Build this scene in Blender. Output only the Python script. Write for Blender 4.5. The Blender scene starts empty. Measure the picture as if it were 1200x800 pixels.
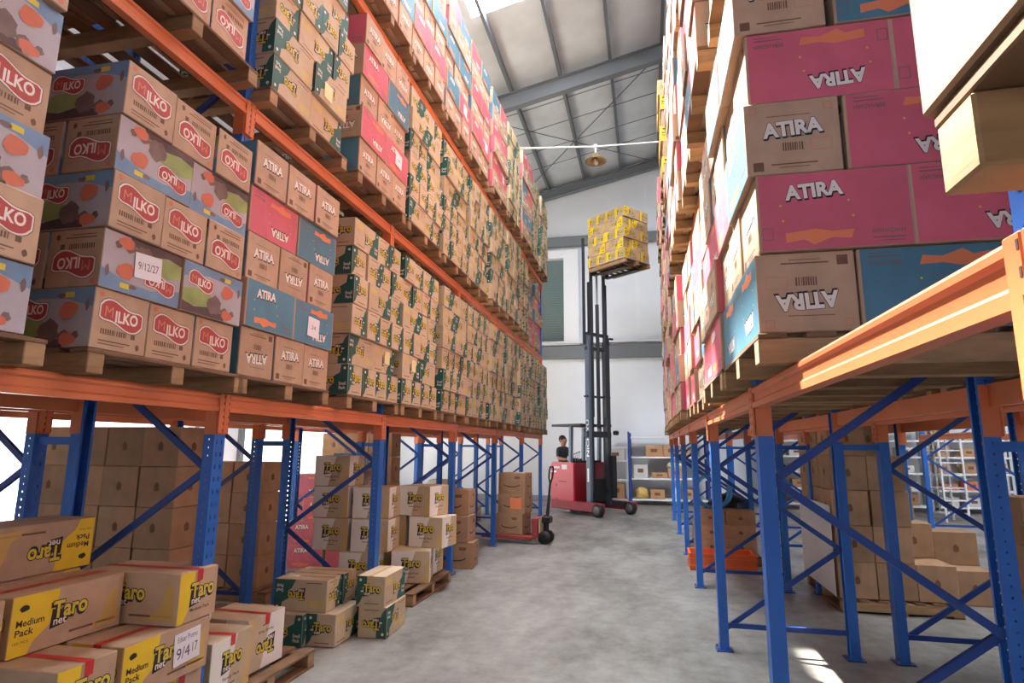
import bpy, bmesh, math, random
from mathutils import Vector, Matrix

random.seed(11)
SC = bpy.context.scene
COL = SC.collection
PI = math.pi

# ------------------------------------------------------------------ camera
FPX, CAM_H = 705.0, 1.7
def _unit(v): return v.normalized()
_y = _unit(Vector((758 - 600, 525 - 400, FPX)))          # aisle direction seen by the camera (x right, y down, z forward)
_v = _unit(Vector((632 - 600, -3560 - 400, FPX)))        # vertical direction
_z = _unit(_v - _y * _v.dot(_y))
_x = _y.cross(_z)
RIGHT = Vector((_x[0], _y[0], _z[0])); DOWN = Vector((_x[1], _y[1], _z[1])); FWD = Vector((_x[2], _y[2], _z[2]))
cam_data = bpy.data.cameras.new('camera')
cam_data.sensor_fit = 'HORIZONTAL'; cam_data.sensor_width = 36.0; cam_data.lens = FPX / 1200 * 36.0
cam_data.clip_start = 0.05; cam_data.clip_end = 300
cam = bpy.data.objects.new('camera', cam_data)
m3 = Matrix((RIGHT, -DOWN, -FWD)).transposed()
cam.matrix_world = Matrix.Translation((0, 0, CAM_H)) @ m3.to_4x4()
COL.objects.link(cam); SC.camera = cam

# ------------------------------------------------------------------ world and exposure
world = bpy.data.worlds.new('daylight'); SC.world = world; world.use_nodes = True
bg = world.node_tree.nodes['Background']
bg.inputs[0].default_value = (0.93, 0.97, 1.0, 1); bg.inputs[1].default_value = 3.2
SC.view_settings.view_transform = 'Standard'; SC.view_settings.look = 'None'
SC.view_settings.gamma = 1.0; SC.view_settings.use_curve_mapping = False
SC.view_settings.exposure = -0.32
SKYLIGHT_POWER = 72.0
sun_d = bpy.data.lights.new('sun', 'SUN'); sun_d.energy = 210.0; sun_d.angle = math.radians(0.9); sun_d.color = (1.0, 0.95, 0.88)
sun = bpy.data.objects.new('sun', sun_d); COL.objects.link(sun)
sun.rotation_euler = Vector((0.385, -0.42, -0.90)).to_track_quat('-Z', 'Y').to_euler()

# ------------------------------------------------------------------ materials
def lin(c): 
    c /= 255.0
    return c / 12.92 if c <= 0.04045 else ((c + 0.055) / 1.055) ** 2.4
def rgb(r, g, b): return (lin(r), lin(g), lin(b), 1)
MATS = {}
def mat(name, col, rough=0.6, metal=0.0, var=0.0, scale=6.0, rnd=0.0, bump=0.0, stretch=None, spec=0.5):
    if name in MATS: return MATS[name]
    m = bpy.data.materials.new(name); m.use_nodes = True
    nt = m.node_tree; p = nt.nodes['Principled BSDF']
    c = rgb(*col)
    p.inputs['Base Color'].default_value = c
    p.inputs['Roughness'].default_value = rough; p.inputs['Metallic'].default_value = metal
    p.inputs['Specular IOR Level'].default_value = spec
    if var or rnd or bump:
        tc = nt.nodes.new('ShaderNodeTexCoord'); mp = nt.nodes.new('ShaderNodeMapping')
        nt.links.new(tc.outputs['Object'], mp.inputs[0])
        if stretch: mp.inputs['Scale'].default_value = stretch
        nz = nt.nodes.new('ShaderNodeTexNoise'); nz.inputs['Scale'].default_value = scale; nz.inputs['Detail'].default_value = 5
        nt.links.new(mp.outputs[0], nz.inputs[0])
        hs = nt.nodes.new('ShaderNodeHueSaturation'); hs.inputs['Color'].default_value = c
        mr = nt.nodes.new('ShaderNodeMapRange'); mr.inputs[1].default_value = 0.3; mr.inputs[2].default_value = 0.7
        mr.inputs[3].default_value = 1 - var; mr.inputs[4].default_value = 1 + var
        nt.links.new(nz.outputs['Fac'], mr.inputs[0])
        last = mr.outputs[0]
        if rnd:
            oi = nt.nodes.new('ShaderNodeObjectInfo'); r2 = nt.nodes.new('ShaderNodeMapRange')
            r2.inputs[3].default_value = 1 - rnd; r2.inputs[4].default_value = 1 + rnd
            nt.links.new(oi.outputs['Random'], r2.inputs[0])
            mu = nt.nodes.new('ShaderNodeMath'); mu.operation = 'MULTIPLY'
            nt.links.new(last, mu.inputs[0]); nt.links.new(r2.outputs[0], mu.inputs[1]); last = mu.outputs[0]
        nt.links.new(last, hs.inputs['Value']); nt.links.new(hs.outputs[0], p.inputs['Base Color'])
        if bump:
            b = nt.nodes.new('ShaderNodeBump'); b.inputs['Strength'].default_value = bump; b.inputs['Distance'].default_value = 0.01
            nt.links.new(nz.outputs['Fac'], b.inputs['Height']); nt.links.new(b.outputs[0], p.inputs['Normal'])
    MATS[name] = m
    return m

kraft = mat('kraft_board', (188, 158, 130), 0.75, var=0.10, scale=9, rnd=0.08)
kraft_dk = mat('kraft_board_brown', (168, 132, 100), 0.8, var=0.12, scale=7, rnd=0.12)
kraft_pale = mat('kraft_board_pale', (196, 176, 146), 0.75, var=0.08, scale=8, rnd=0.06)
p_red = mat('print_red', (178, 68, 64), 0.5, var=0.08, scale=14)
p_white = mat('print_white', (236, 228, 218), 0.6)
p_cream = mat('print_cream', (214, 132, 104), 0.6)
p_dark = mat('print_dark', (40, 34, 34), 0.6)
p_brown = mat('print_brown', (112, 82, 62), 0.7)
p_green = mat('print_green', (36, 92, 82), 0.55, var=0.1, scale=10)
p_yellow = mat('print_yellow', (232, 196, 40), 0.55, var=0.06, scale=8)
p_ylogo = mat('print_logo_yellow', (220, 200, 66), 0.55)
p_pink = mat('print_pink', (208, 98, 116), 0.55, var=0.08, scale=6, rnd=0.06)
p_blue = mat('print_blue', (78, 130, 152), 0.55, var=0.10, scale=6, rnd=0.08)
p_orange = mat('print_orange', (230, 132, 86), 0.55)
p_sky = mat('print_sky_blue', (112, 146, 178), 0.55, var=0.1, scale=9)
p_lilac = mat('print_lilac', (176, 170, 176), 0.55, var=0.06, scale=9)
p_meadow = mat('print_meadow_green', (150, 166, 96), 0.55, var=0.2, scale=9)
p_soil = mat('print_soil_brown', (86, 66, 66), 0.6, var=0.2, scale=12)
p_coral = mat('print_coral', (204, 112, 84), 0.6, var=0.08, scale=12)
p_spot = mat('print_spot', (120, 98, 92), 0.6, var=0.2, scale=12)
p_redline = mat('print_pale_red', (205, 122, 96), 0.65)
tape_red = mat('red_tape', (196, 44, 44), 0.35)
tape_clear = mat('clear_tape', (206, 178, 136), 0.2)
paper = mat('paper', (236, 234, 238), 0.6)
paper_y = mat('paper_yellow', (236, 226, 170), 0.6)
ink = mat('pen_ink', (92, 70, 96), 0.6)
wood = mat('pallet_wood', (156, 124, 88), 0.8, var=0.28, scale=5, rnd=0.15, bump=0.2, stretch=(1, 1, 6))
wood_dk = mat('pallet_wood_dark', (122, 92, 66), 0.85, var=0.28, scale=5, rnd=0.2, bump=0.2, stretch=(1, 1, 6))
orange = mat('orange_steel', (208, 116, 72), 0.42, var=0.07, scale=3, rnd=0.03)
dark_m = mat('black_rubber', (24, 24, 26), 0.6)
steel = mat('galvanised_steel', (150, 155, 158), 0.35, 0.7)
grey_beam = mat('grey_painted_steel', (112, 117, 121), 0.55)
white_m = mat('white_paint', (232, 233, 235), 0.5)
mast_m = mat('mast_dark_steel', (52, 54, 60), 0.42, 0.3)
mast_l = mat('mast_grey_steel', (98, 110, 124), 0.4, 0.3)
truck_red = mat('truck_red_paint', (196, 36, 62), 0.35, var=0.05, scale=4)
truck_dkred = mat('truck_worn_red', (150, 50, 58), 0.45, var=0.14, scale=8)

# blue upright steel with punched slots (the slots let light through)
def slot_material():
    m = bpy.data.materials.new('blue_punched_steel'); m.use_nodes = True
    nt = m.node_tree; p = nt.nodes['Principled BSDF']; N = nt.nodes.new; L = nt.links.new
    p.inputs['Base Color'].default_value = rgb(42, 104, 190); p.inputs['Roughness'].default_value = 0.38
    tc = N('ShaderNodeTexCoord'); sp = N('ShaderNodeSeparateXYZ'); L(tc.outputs['Object'], sp.inputs[0])
    def M(op, a, b=None):
        n = N('ShaderNodeMath'); n.operation = op
        for i, v in enumerate((a, b)):
            if v is None: continue
            if isinstance(v, (int, float)): n.inputs[i].default_value = v
            else: L(v, n.inputs[i])
        return n.outputs[0]
    x, y, z = sp.outputs
    fr = M('FRACT', M('DIVIDE', M('ADD', z, 10.0), 0.076))
    on_z = M('LESS_THAN', fr, 0.36)
    ay = M('ABSOLUTE', y)
    s1 = M('MULTIPLY', M('LESS_THAN', M('ABSOLUTE', M('SUBTRACT', ay, 0.021)), 0.0055), on_z)
    fr2 = M('FRACT', M('DIVIDE', M('ADD', z, 10.02), 0.05))
    s2 = M('MULTIPLY', M('LESS_THAN', M('ABSOLUTE', x), 0.0045), M('LESS_THAN', fr2, 0.2))
    mask = M('MAXIMUM', s1, s2)
    tr = N('ShaderNodeBsdfTransparent'); mix = N('ShaderNodeMixShader')
    L(mask, mix.inputs[0]); L(p.outputs[0], mix.inputs[1]); L(tr.outputs[0], mix.inputs[2])
    L(mix.outputs[0], nt.nodes['Material Output'].inputs[0])
    return m
blue_slot = slot_material()
blue = mat('blue_steel', (42, 104, 190), 0.38, var=0.05, scale=5)
blue_dk = mat('blue_steel_brace', (30, 66, 140), 0.4, var=0.05, scale=5)

def concrete():
    m = bpy.data.materials.new('concrete_floor'); m.use_nodes = True
    nt = m.node_tree; p = nt.nodes['Principled BSDF']; N = nt.nodes.new; L = nt.links.new
    tc = N('ShaderNodeTexCoord')
    n1 = N('ShaderNodeTexNoise'); n1.inputs['Scale'].default_value = 0.55; n1.inputs['Detail'].default_value = 7; n1.inputs['Roughness'].default_value = 0.62
    n2 = N('ShaderNodeTexNoise'); n2.inputs['Scale'].default_value = 6; n2.inputs['Detail'].default_value = 8; n2.inputs['Roughness'].default_value = 0.7
    mp = N('ShaderNodeMapping'); mp.inputs['Scale'].default_value = (1.6, 0.7, 1)
    L(tc.outputs['Object'], mp.inputs[0]); L(mp.outputs[0], n1.inputs[0]); L(tc.outputs['Object'], n2.inputs[0])
    mx = N('ShaderNodeMix'); mx.data_type = 'FLOAT'; mx.inputs[0].default_value = 0.35
    L(n1.outputs[0], mx.inputs[2]); L(n2.outputs[0], mx.inputs[3])
    cr = N('ShaderNodeValToRGB')
    e = cr.color_ramp.elements
    e[0].position = 0.36; e[0].color = rgb(92, 88, 82); e[1].position = 0.66; e[1].color = rgb(160, 157, 151)
    L(mx.outputs[0], cr.inputs[0]); L(cr.outputs[0], p.inputs['Base Color'])
    rr = N('ShaderNodeMapRange'); rr.inputs[1].default_value = 0.35; rr.inputs[2].default_value = 0.65; rr.inputs[3].default_value = 0.62; rr.inputs[4].default_value = 0.34
    L(n1.outputs[0], rr.inputs[0]); L(rr.outputs[0], p.inputs['Roughness'])
    b = N('ShaderNodeBump'); b.inputs['Strength'].default_value = 0.08; b.inputs['Distance'].default_value = 0.01
    L(n2.outputs[0], b.inputs['Height']); L(b.outputs[0], p.inputs['Normal'])
    return m
floor_m = concrete()
wall_m = mat('wall_plaster', (222, 225, 229), 0.8, var=0.05, scale=0.7)
roof_m = mat('roof_foil_insulation', (196, 200, 202), 0.5, 0.0, var=0.10, scale=1.6, bump=0.5)
def emit(name, col, s):
    m = bpy.data.materials.new(name); m.use_nodes = True
    nt = m.node_tree; nt.nodes.remove(nt.nodes['Principled BSDF'])
    e = nt.nodes.new('ShaderNodeEmission'); e.inputs[0].default_value = rgb(*col); e.inputs[1].default_value = s
    t = nt.nodes.new('ShaderNodeBsdfTransparent'); mx = nt.nodes.new('ShaderNodeMixShader'); mx.inputs[0].default_value = 0.5
    nt.links.new(e.outputs[0], mx.inputs[1]); nt.links.new(t.outputs[0], mx.inputs[2])     # translucent sheet: glows with daylight and lets sun through
    nt.links.new(mx.outputs[0], nt.nodes['Material Output'].inputs[0]); return m
sky_pane = emit('skylight_sheet', (240, 246, 255), SKYLIGHT_POWER)

# ------------------------------------------------------------------ mesh building helpers
class MB:
    def __init__(self): self.v = []; self.f = []; self.m = []; self.mats = []
    def mi(self, m):
        if m not in self.mats: self.mats.append(m)
        return self.mats.index(m)
    def add(self, vs, fs, m):
        o = len(self.v); self.v += [tuple(p) for p in vs]; i = self.mi(m)
        for f in fs: self.f.append([k + o for k in f]); self.m.append(i)
        return self
    def box(self, c, s, m, rot=None, ch=0.0):
        """chamfered box: centre c, full size s"""
        c = Vector(c); h = [k / 2 for k in s]
        if ch <= 0:
            vs = [Vector((a * h[0], b * h[1], d * h[2])) for a in (-1, 1) for b in (-1, 1) for d in (-1, 1)]
            fs = [(0, 1, 3, 2), (4, 6, 7, 5), (0, 4, 5, 1), (2, 3, 7, 6), (0, 2, 6, 4), (1, 5, 7, 3)]
        else:
            vs = []; idx = {}
            for a in (-1, 1):
                for b in (-1, 1):
                    for d in (-1, 1):
                        sg = (a, b, d)
                        for ax in range(3):
                            p = [sg[i] * (h[i] if i == ax else h[i] - ch) for i in range(3)]
                            idx[(sg, ax)] = len(vs); vs.append(Vector(p))
            fs = []
            def orient(f):
                n = (vs[f[1]] - vs[f[0]]).cross(vs[f[2]] - vs[f[0]]); cc = sum((vs[k] for k in f), Vector()) / len(f)
                return f if n.dot(cc) > 0 else f[::-1]
            for ax in range(3):
                o = [i for i in range(3) if i != ax]
                for s1 in (-1, 1):
                    q = []
                    for t in ((-1, -1), (1, -1), (1, 1), (-1, 1)):
                        sg = [0, 0, 0]; sg[ax] = s1; sg[o[0]] = t[0]; sg[o[1]] = t[1]; q.append(idx[(tuple(sg), ax)])
                    fs.append(orient(q))
                for t in ((-1, -1), (1, -1), (1, 1), (-1, 1)):     # edge along ax
                    q = []
                    for k, axx in ((-1, o[0]), (1, o[0]), (1, o[1]), (-1, o[1])):
                        sg = [0, 0, 0]; sg[ax] = k; sg[o[0]] = t[0]; sg[o[1]] = t[1]; q.append(idx[(tuple(sg), axx)])
                    fs.append(orient(q))
            for a in (-1, 1):
                for b in (-1, 1):
                    for d in (-1, 1): fs.append(orient([idx[((a, b, d), k)] for k in range(3)]))
        if rot is not None: vs = [rot @ p for p in vs]
        return self.add([p + c for p in vs], fs, m)
    def bar(self, p0, p1, w, t, m, up=(0, 0, 1), ch=0.0):
        """rectangular bar from p0 to p1; w across, t along 'up'"""
        p0 = Vector(p0); p1 = Vector(p1); d = p1 - p0; L = d.length; d.normalize()
        u = Vector(up); s = d.cross(u)
        if s.length < 1e-4: u = Vector((1, 0, 0)); s = d.cross(u)
        s.normalize(); u = s.cross(d)
        R = Matrix((d, s, u)).transposed()
        return self.box((p0 + p1) / 2, (L, w, t), m, rot=R, ch=ch)
    def tube(self, pts, r, m, n=8, caps=True):
        pts = [Vector(p) for p in pts]; vs = []; fs = []; prev = None
        for i, p in enumerate(pts):
            d = (pts[min(i + 1, len(pts) - 1)] - pts[max(i - 1, 0)]).normalized()
            if prev is None:
                a = d.orthogonal().normalized()
            else:
                a = (prev - d * prev.dot(d)).normalized()
            prev = a; b = d.cross(a); rr = r[i] if isinstance(r, (list, tuple)) else r
            for k in range(n):
                t = 2 * PI * k / n; vs.append(p + (a * math.cos(t) + b * math.sin(t)) * rr)
        for i in range(len(pts) - 1):
            for k in range(n):
                k2 = (k + 1) % n; fs.append((i * n + k, i * n + k2, (i + 1) * n + k2, (i + 1) * n + k))
        if caps: fs.append(tuple(range(n))[::-1]); fs.append(tuple((len(pts) - 1) * n + k for k in range(n)))
        return self.add(vs, fs, m)
    def lathe(self, prof, c, m, n=16, axis='Z'):
        vs = []; fs = []; c = Vector(c)
        for r, z in prof:
            for k in range(n):
                t = 2 * PI * k / n; p = (r * math.cos(t), r * math.sin(t), z)
                if axis == 'Y': p = (p[0], p[2], p[1])
                if axis == 'X': p = (p[2], p[0], p[1])
                vs.append(c + Vector(p))
        for i in range(len(prof) - 1):
            for k in range(n):
                k2 = (k + 1) % n; fs.append((i * n + k, i * n + k2, (i + 1) * n + k2, (i + 1) * n + k))
        fs.append(tuple(range(n))[::-1]); fs.append(tuple((len(prof) - 1) * n + k for k in range(n)))
        return self.add(vs, fs, m)
    def extrude(self, outline, p0, ax_a, ax_b, ax_l, L, m):
        """outline of (a,b) pairs swept along ax_l by L"""
        A = Vector(ax_a); B = Vector(ax_b); D = Vector(ax_l) * L; p0 = Vector(p0); n = len(outline)
        vs = [p0 + A * a + B * b for a, b in outline]; vs += [p + D for p in vs]
        fs = [(i, (i + 1) % n, (i + 1) % n + n, i + n) for i in range(n)]
        fs += [tuple(range(n))[::-1], tuple(range(n, 2 * n))]
        return self.add(vs, fs, m)
    def mesh(self, name, recalc=False):
        me = bpy.data.meshes.new(name); me.from_pydata(self.v, [], self.f)
        for m in self.mats: me.materials.append(m)
        me.polygons.foreach_set('material_index', self.m)
        if recalc:
            bm = bmesh.new(); bm.from_mesh(me); bmesh.ops.recalc_face_normals(bm, faces=bm.faces); bm.to_mesh(me); bm.free()
        me.update(); return me
    def obj(self, name, parent=None, loc=None, rz=0.0, smooth=False, recalc=True):
        me = self.mesh(name, recalc)
        if smooth: me.shade_smooth()
        return put(name, me, parent, loc, rz)
def put(name, me, parent=None, loc=None, rz=0.0):
    o = bpy.data.objects.new(name, me); COL.objects.link(o)
    if parent is not None: o.parent = parent
    if loc is not None: o.location = loc
    if rz: o.rotation_euler = (0, 0, rz)
    return o
def empty(name, loc=(0, 0, 0), rz=0.0):
    o = put(name, None, None, loc, rz); o.empty_display_size = 0.1; return o
def tag(o, label, cat, group=None, kind=None):
    o['label'] = label; o['category'] = cat
    if group: o['group'] = group
    if kind: o['kind'] = kind
    return o
def struct(o, label=None):
    o['kind'] = 'structure'
    if label: o['label'] = label
    return o
ORD = ['zeroth', 'first', 'second', 'third', 'fourth', 'fifth', 'sixth', 'seventh', 'eighth', 'ninth', 'tenth', 'eleventh', 'twelfth', 'thirteenth', 'fourteenth', 'fifteenth']

# flat lettering as meshes
_TXT = {}
def text_geo(s, bold):
    k = (s, bold)
    if k in _TXT: return _TXT[k]
    cu = bpy.data.curves.new('lettering', 'FONT'); cu.body = s; cu.size = 1.0; cu.resolution_u = 3; cu.offset = bold
    cu.fill_mode = 'FRONT'
    o = bpy.data.objects.new('lettering', cu); COL.objects.link(o)
    dg = bpy.context.evaluated_depsgraph_get(); ev = o.evaluated_get(dg); me = ev.to_mesh()
    vs = [(v.co.x, v.co.y) for v in me.vertices]; fs = [tuple(p.vertices) for p in me.polygons]
    ev.to_mesh_clear(); bpy.data.objects.remove(o); bpy.data.curves.remove(cu)
    xs = [a for a, _ in vs]; ys = [b for _, b in vs]
    _TXT[k] = (vs, fs, min(xs), max(xs), min(ys), max(ys)); return _TXT[k]

class Face:
    """a flat frame on which print is laid: u to the right, v up, n outwards"""
    def __init__(self, mb, o, u, v, n): self.mb = mb; self.o = Vector(o); self.u = Vector(u); self.v = Vector(v); self.n = Vector(n)
    def at(self, a, b, lift): return self.o + self.u * a + self.v * b + self.n * (lift * 0.0004)
    def poly(self, pts, m, lift=1):
        self.mb.add([self.at(a, b, lift) for a, b in pts], [tuple(range(len(pts)))], m)
    def rect(self, u0, u1, v0, v1, m, lift=1): self.poly([(u0, v0), (u1, v0), (u1, v1), (u0, v1)], m, lift)
    def frame(self, u0, u1, v0, v1, t, m, lift=1):
        self.rect(u0, u1, v0, v0 + t, m, lift); self.rect(u0, u1, v1 - t, v1, m, lift)
        self.rect(u0, u0 + t, v0 + t, v1 - t, m, lift); self.rect(u1 - t, u1, v0 + t, v1 - t, m, lift)
    def disc(self, a, b, ra, rb, m, lift=1, n=10):
        self.poly([(a + ra * math.cos(2 * PI * k / n), b + rb * math.sin(2 * PI * k / n)) for k in range(n)], m, lift)
    def text(self, s, a, b, w, h, m, lift=2, bold=0.0, rot=0.0, ref=None):
        """text centred on (a,b), its plain-weight box fitted to w x h"""
        vs, fs, x0, x1, y0, y1 = text_geo(s, bold)
        r = text_geo(ref or s, 0.0); rx0, rx1, ry0, ry1 = r[2:]
        sx = w / (rx1 - rx0); sy = h / (ry1 - ry0); cx = (rx0 + rx1) / 2; cy = (ry0 + ry1) / 2
        c, d = math.cos(rot), math.sin(rot); P = []
        for x, y in vs:
            x = (x - cx) * sx; y = (y - cy) * sy
            P.append(self.at(a + x * c - y * d, b + x * d + y * c, lift))
        self.mb.add(P, fs, m)
    def barcode(self, a, b, w, h, m, lift=1, n=9):
        rr = random.Random(5); x = a - w / 2; st = w / n
        for k in range(n):
            self.rect(x, x + st * rr.uniform(0.35, 0.75), b - h / 2, b + h / 2, m, lift); x += st
def faces(mb, L, W, H):
    return {'front': Face(mb, (0, -W / 2, 0), (1, 0, 0), (0, 0, 1), (0, -1, 0)),
            'back': Face(mb, (0, W / 2, 0), (-1, 0, 0), (0, 0, 1), (0, 1, 0)),
            'end1': Face(mb, (L / 2, 0, 0), (0, 1, 0), (0, 0, 1), (1, 0, 0)),
            'end2': Face(mb, (-L / 2, 0, 0), (0, -1, 0), (0, 0, 1), (-1, 0, 0)),
            'top': Face(mb, (0, 0, H / 2), (1, 0, 0), (0, 1, 0), (0, 0, 1)),
            'bottom': Face(mb, (0, 0, -H / 2), (1, 0, 0), (0, -1, 0), (0, 0, -1))}

# ------------------------------------------------------------------ the building
XL, XR, YB, YF = -9.0, 15.0, 20.0, -10.0
def roof_z(x): return 11.45 + 0.222 * x if x < 6 else 11.45 + 0.222 * 6 - 0.222 * (x - 6)
b = MB(); b.box(((XL + XR) / 2 - 6, (YB + YF) / 2, -0.15), (XR - XL + 20, YB - YF + 14, 0.3), floor_m)
struct(b.obj('floor'), 'mottled grey concrete warehouse floor')
# back wall with two grey steel girts
b = MB()
zl, zr, zm = roof_z(XL), roof_z(XR), roof_z(6)
def wall_with_holes(b, along, lo, hi, fixed, th, top, holes, m):
    """wall in vertical strips; along 'x' or 'y'; holes are (a0,a1,z0,z1)"""
    cuts = sorted({lo, hi, *[h[0] for h in holes], *[h[1] for h in holes]})
    for a0, a1 in zip(cuts, cuts[1:]):
        spans = [(0.0, None)]
        hs = sorted([h for h in holes if h[0] <= a0 and h[1] >= a1], key=lambda h: h[2])
        z = 0.0; segs = []
        for h in hs:
            if h[2] > z: segs.append((z, h[2]))
            z = h[3]
        segs.append((z, None))
        for z0, z1 in segs:
            t0 = top(a0) if z1 is None else z1; t1 = top(a1) if z1 is None else z1
            P = []
            for f in (fixed, fixed + th):
                for a, zz in ((a0, z0), (a1, z0), (a1, t1), (a0, t0)):
                    P.append((a, f, zz) if along == 'x' else (f, a, zz))
            b.add(P, [(0, 1, 2, 3), (7, 6, 5, 4), (0, 4, 5, 1), (1, 5, 6, 2), (2, 6, 7, 3), (3, 7, 4, 0)], m)
WX0, WX1, WZ0, WZ1 = -4.9, -2.62, 5.24, 8.15
b = MB(); wall_with_holes(b, 'x', XL, 6.0, YB, 0.2, roof_z, [(WX0, WX1, WZ0, WZ1)], wall_m)
wall_with_holes(b, 'x', 6.0, XR, YB, 0.2, roof_z, [], wall_m)
wb = struct(b.obj('wall_back'), 'white plastered end wall behind the forklift')
sm = mat('plaster_smear', (226, 228, 231), 0.8, var=0.03, scale=3)
for (x, z0, z1, w) in ((-1.05, 8.9, 10.3, 0.1), (-0.15, 5.6, 8.2, 0.14), (0.2, 8.95, 10.6, 0.06)):
    bb = MB(); bb.box((x, YB - 0.003, (z0 + z1) / 2), (w, 0.006, z1 - z0), sm, rot=None); bb.obj('plaster_seam', wb)
for i, (z0, z1) in enumerate(((4.62, 5.06), (8.56, 8.9))):
    bb = MB()
    out = [(0, 0), (0.22, 0), (0.22, 0.03), (0.03, 0.05), (0.03, z1 - z0 - 0.05), (0.22, z1 - z0 - 0.03), (0.22, z1 - z0), (0, z1 - z0)]
    bb.box(((XL + XR) / 2, YB - 0.09, (z0 + z1) / 2), (XR - XL, 0.18, z1 - z0), grey_beam, ch=0.02)
    struct(bb.obj('trim_%d' % (i + 1)), 'grey steel girt across the end wall')
bb = MB(); bb.box(((XL + XR) / 2, YB - 0.13, 5.15), (XR - XL, 0.26, 0.03), white_m); struct(bb.obj('trim_3'), 'thin white ledge on the lower girt')
bb = MB(); bb.box(((XL + XR) / 2, YB - 0.02, 0.08), (XR - XL, 0.04, 0.16), mat('skirting_grey', (150, 152, 154), 0.7)); struct(bb.obj('baseboard_back'), 'grey skirting along the end wall')
# window in the back wall
win = struct(empty('window_1', ((WX0 + WX1) / 2, YB, WZ0)), 'tall window with closed grey blinds in the end wall')
ww, wh = WX1 - WX0, WZ1 - WZ0
bb = MB()
for x0, x1, z0, z1 in ((-ww / 2 - 0.14, -ww / 2, -0.14, wh + 0.3), (ww / 2, ww / 2 + 0.52, -0.14, wh + 0.3), (-ww / 2, ww / 2, -0.14, 0), (-ww / 2, ww / 2, wh, wh + 0.3)):
    bb.box(((x0 + x1) / 2, -0.05, (z0 + z1) / 2), (x1 - x0, 0.12, z1 - z0), white_m, ch=0.008)
bb.obj('window_frame', win)
bb = MB(); bb.box((0, 0.14, wh / 2), (0.05, 0.06, wh), white_m); bb.obj('mullion', win)
glass = mat('window_glass', (150, 172, 172), 0.08); 
bb = MB(); bb.box((0, 0.17, wh / 2), (ww, 0.012, wh), glass); bb.obj('pane', win)
bl = mat('blind_slats', (128, 142, 140), 0.5)
bb = MB(); bb.box((0, 0.07, 0.05), (0.02, 0.02, 0.02), bl)
bb = MB(); ns = 46
for k in range(ns):
    z = 0.03 + k * (wh - 0.06) / ns
    bb.box((0, 0.08, z + 0.02), (ww - 0.06, 0.05, 0.006), bl, rot=Matrix.Rotation(0.9, 3, 'X'))
o = bb.obj('blind', win); o['kind'] = 'stuff'
# side and rear walls
doors_l = [(5.2, 10.6, 0, 3.2), (12.2, 17.6, 0, 3.2)]
b = MB(); wall_with_holes(b, 'y', YF, YB, XL, -0.2, lambda a: roof_z(XL), doors_l, wall_m); struct(b.obj('wall_left'), 'white side wall with open loading doors')
b = MB(); wall_with_holes(b, 'y', YF, YB, XR, 0.2, lambda a: roof_z(XR), [(13.5, 16.5, 1.2, 2.6)], wall_m); struct(b.obj('wall_right'), 'white side wall beyond the far aisle')
b = MB(); wall_with_holes(b, 'x', XL, 6.0, YF, -0.2, roof_z, [(-7.6, -2.4, 0, 5.0)], wall_m); wall_with_holes(b, 'x', 6.0, XR, YF, -0.2, roof_z, [], wall_m)  # unseen opening added to let fill light in from behind
struct(b.obj('wall_front'), 'white wall behind the camera with an opening added for light from behind')
for i, (y0, y1, z0, z1) in enumerate(doors_l):
    bb = MB()
    bb.box((XL + 0.02, y0 - 0.06, z1 / 2), (0.16, 0.12, z1), grey_beam); bb.box((XL + 0.02, y1 + 0.06, z1 / 2), (0.16, 0.12, z1), grey_beam)
    bb.box((XL + 0.1, (y0 + y1) / 2, z1 + 0.2), (0.4, y1 - y0 + 0.24, 0.4), grey_beam, ch=0.03)
    struct(bb.obj('door_%d' % (i + 1)), 'open roller door in the side wall')
# roof: foil sheets with a translucent skylight bay, purlins and rafters
SKY = [(-3.38, -1.0, 7.6, 11.0), (-3.38, -1.0, 3.8, 7.2), (8.0, 10.5, 7.6, 10.9), (8.0, 10.5, 1.5, 4.6)]
b = MB()
xs = sorted({XL - 0.5, 6.0, XR + 0.5, *[s[0] for s in SKY], *[s[1] for s in SKY]}); ys = sorted({YF - 0.5, YB + 0.5, *[s[2] for s in SKY], *[s[3] for s in SKY]})
def hole(x, y): return any(s[0] < x < s[1] and s[2] < y < s[3] for s in SKY)
for x0, x1 in zip(xs, xs[1:]):
    for y0, y1 in zip(ys, ys[1:]):
        if hole((x0 + x1) / 2, (y0 + y1) / 2): continue
        P = [(x, y, roof_z(x) + dz + 0.02) for dz in (0.0, 0.08) for x, y in ((x0, y0), (x1, y0), (x1, y1), (x0, y1))]
        b.add(P, [(0, 1, 2, 3), (7, 6, 5, 4), (0, 4, 5, 1), (1, 5, 6, 2), (2, 6, 7, 3), (3, 7, 4, 0)], roof_m)
ceil = struct(b.obj('ceiling'), 'sloping foil-lined metal roof')
for s in SKY:
    bb = MB(); P = [(x, y, roof_z(x) + dz) for dz in (0.03, 0.05) for x, y in ((s[0], s[2]), (s[1], s[2]), (s[1], s[3]), (s[0], s[3]))]
    bb.add(P, [(3, 2, 1, 0), (4, 5, 6, 7), (0, 4, 5, 1), (1, 5, 6, 2), (2, 6, 7, 3), (3, 7, 4, 0)], sky_pane); bb.obj('skylight_sheet', ceil, recalc=False)
pur = mat('purlin_steel', (104, 108, 112), 0.5, 0.2)
x = -3.1 - 1.25 * 4
while x < XR:
    if not 5.6 < x < 6.4:
        z = roof_z(x) - 0.09; bb = MB(); bb.box((x, (YB + YF) / 2, z), (0.07, YB - YF, 0.18), pur); bb.obj('purlin', ceil)
    x += 1.25
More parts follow.
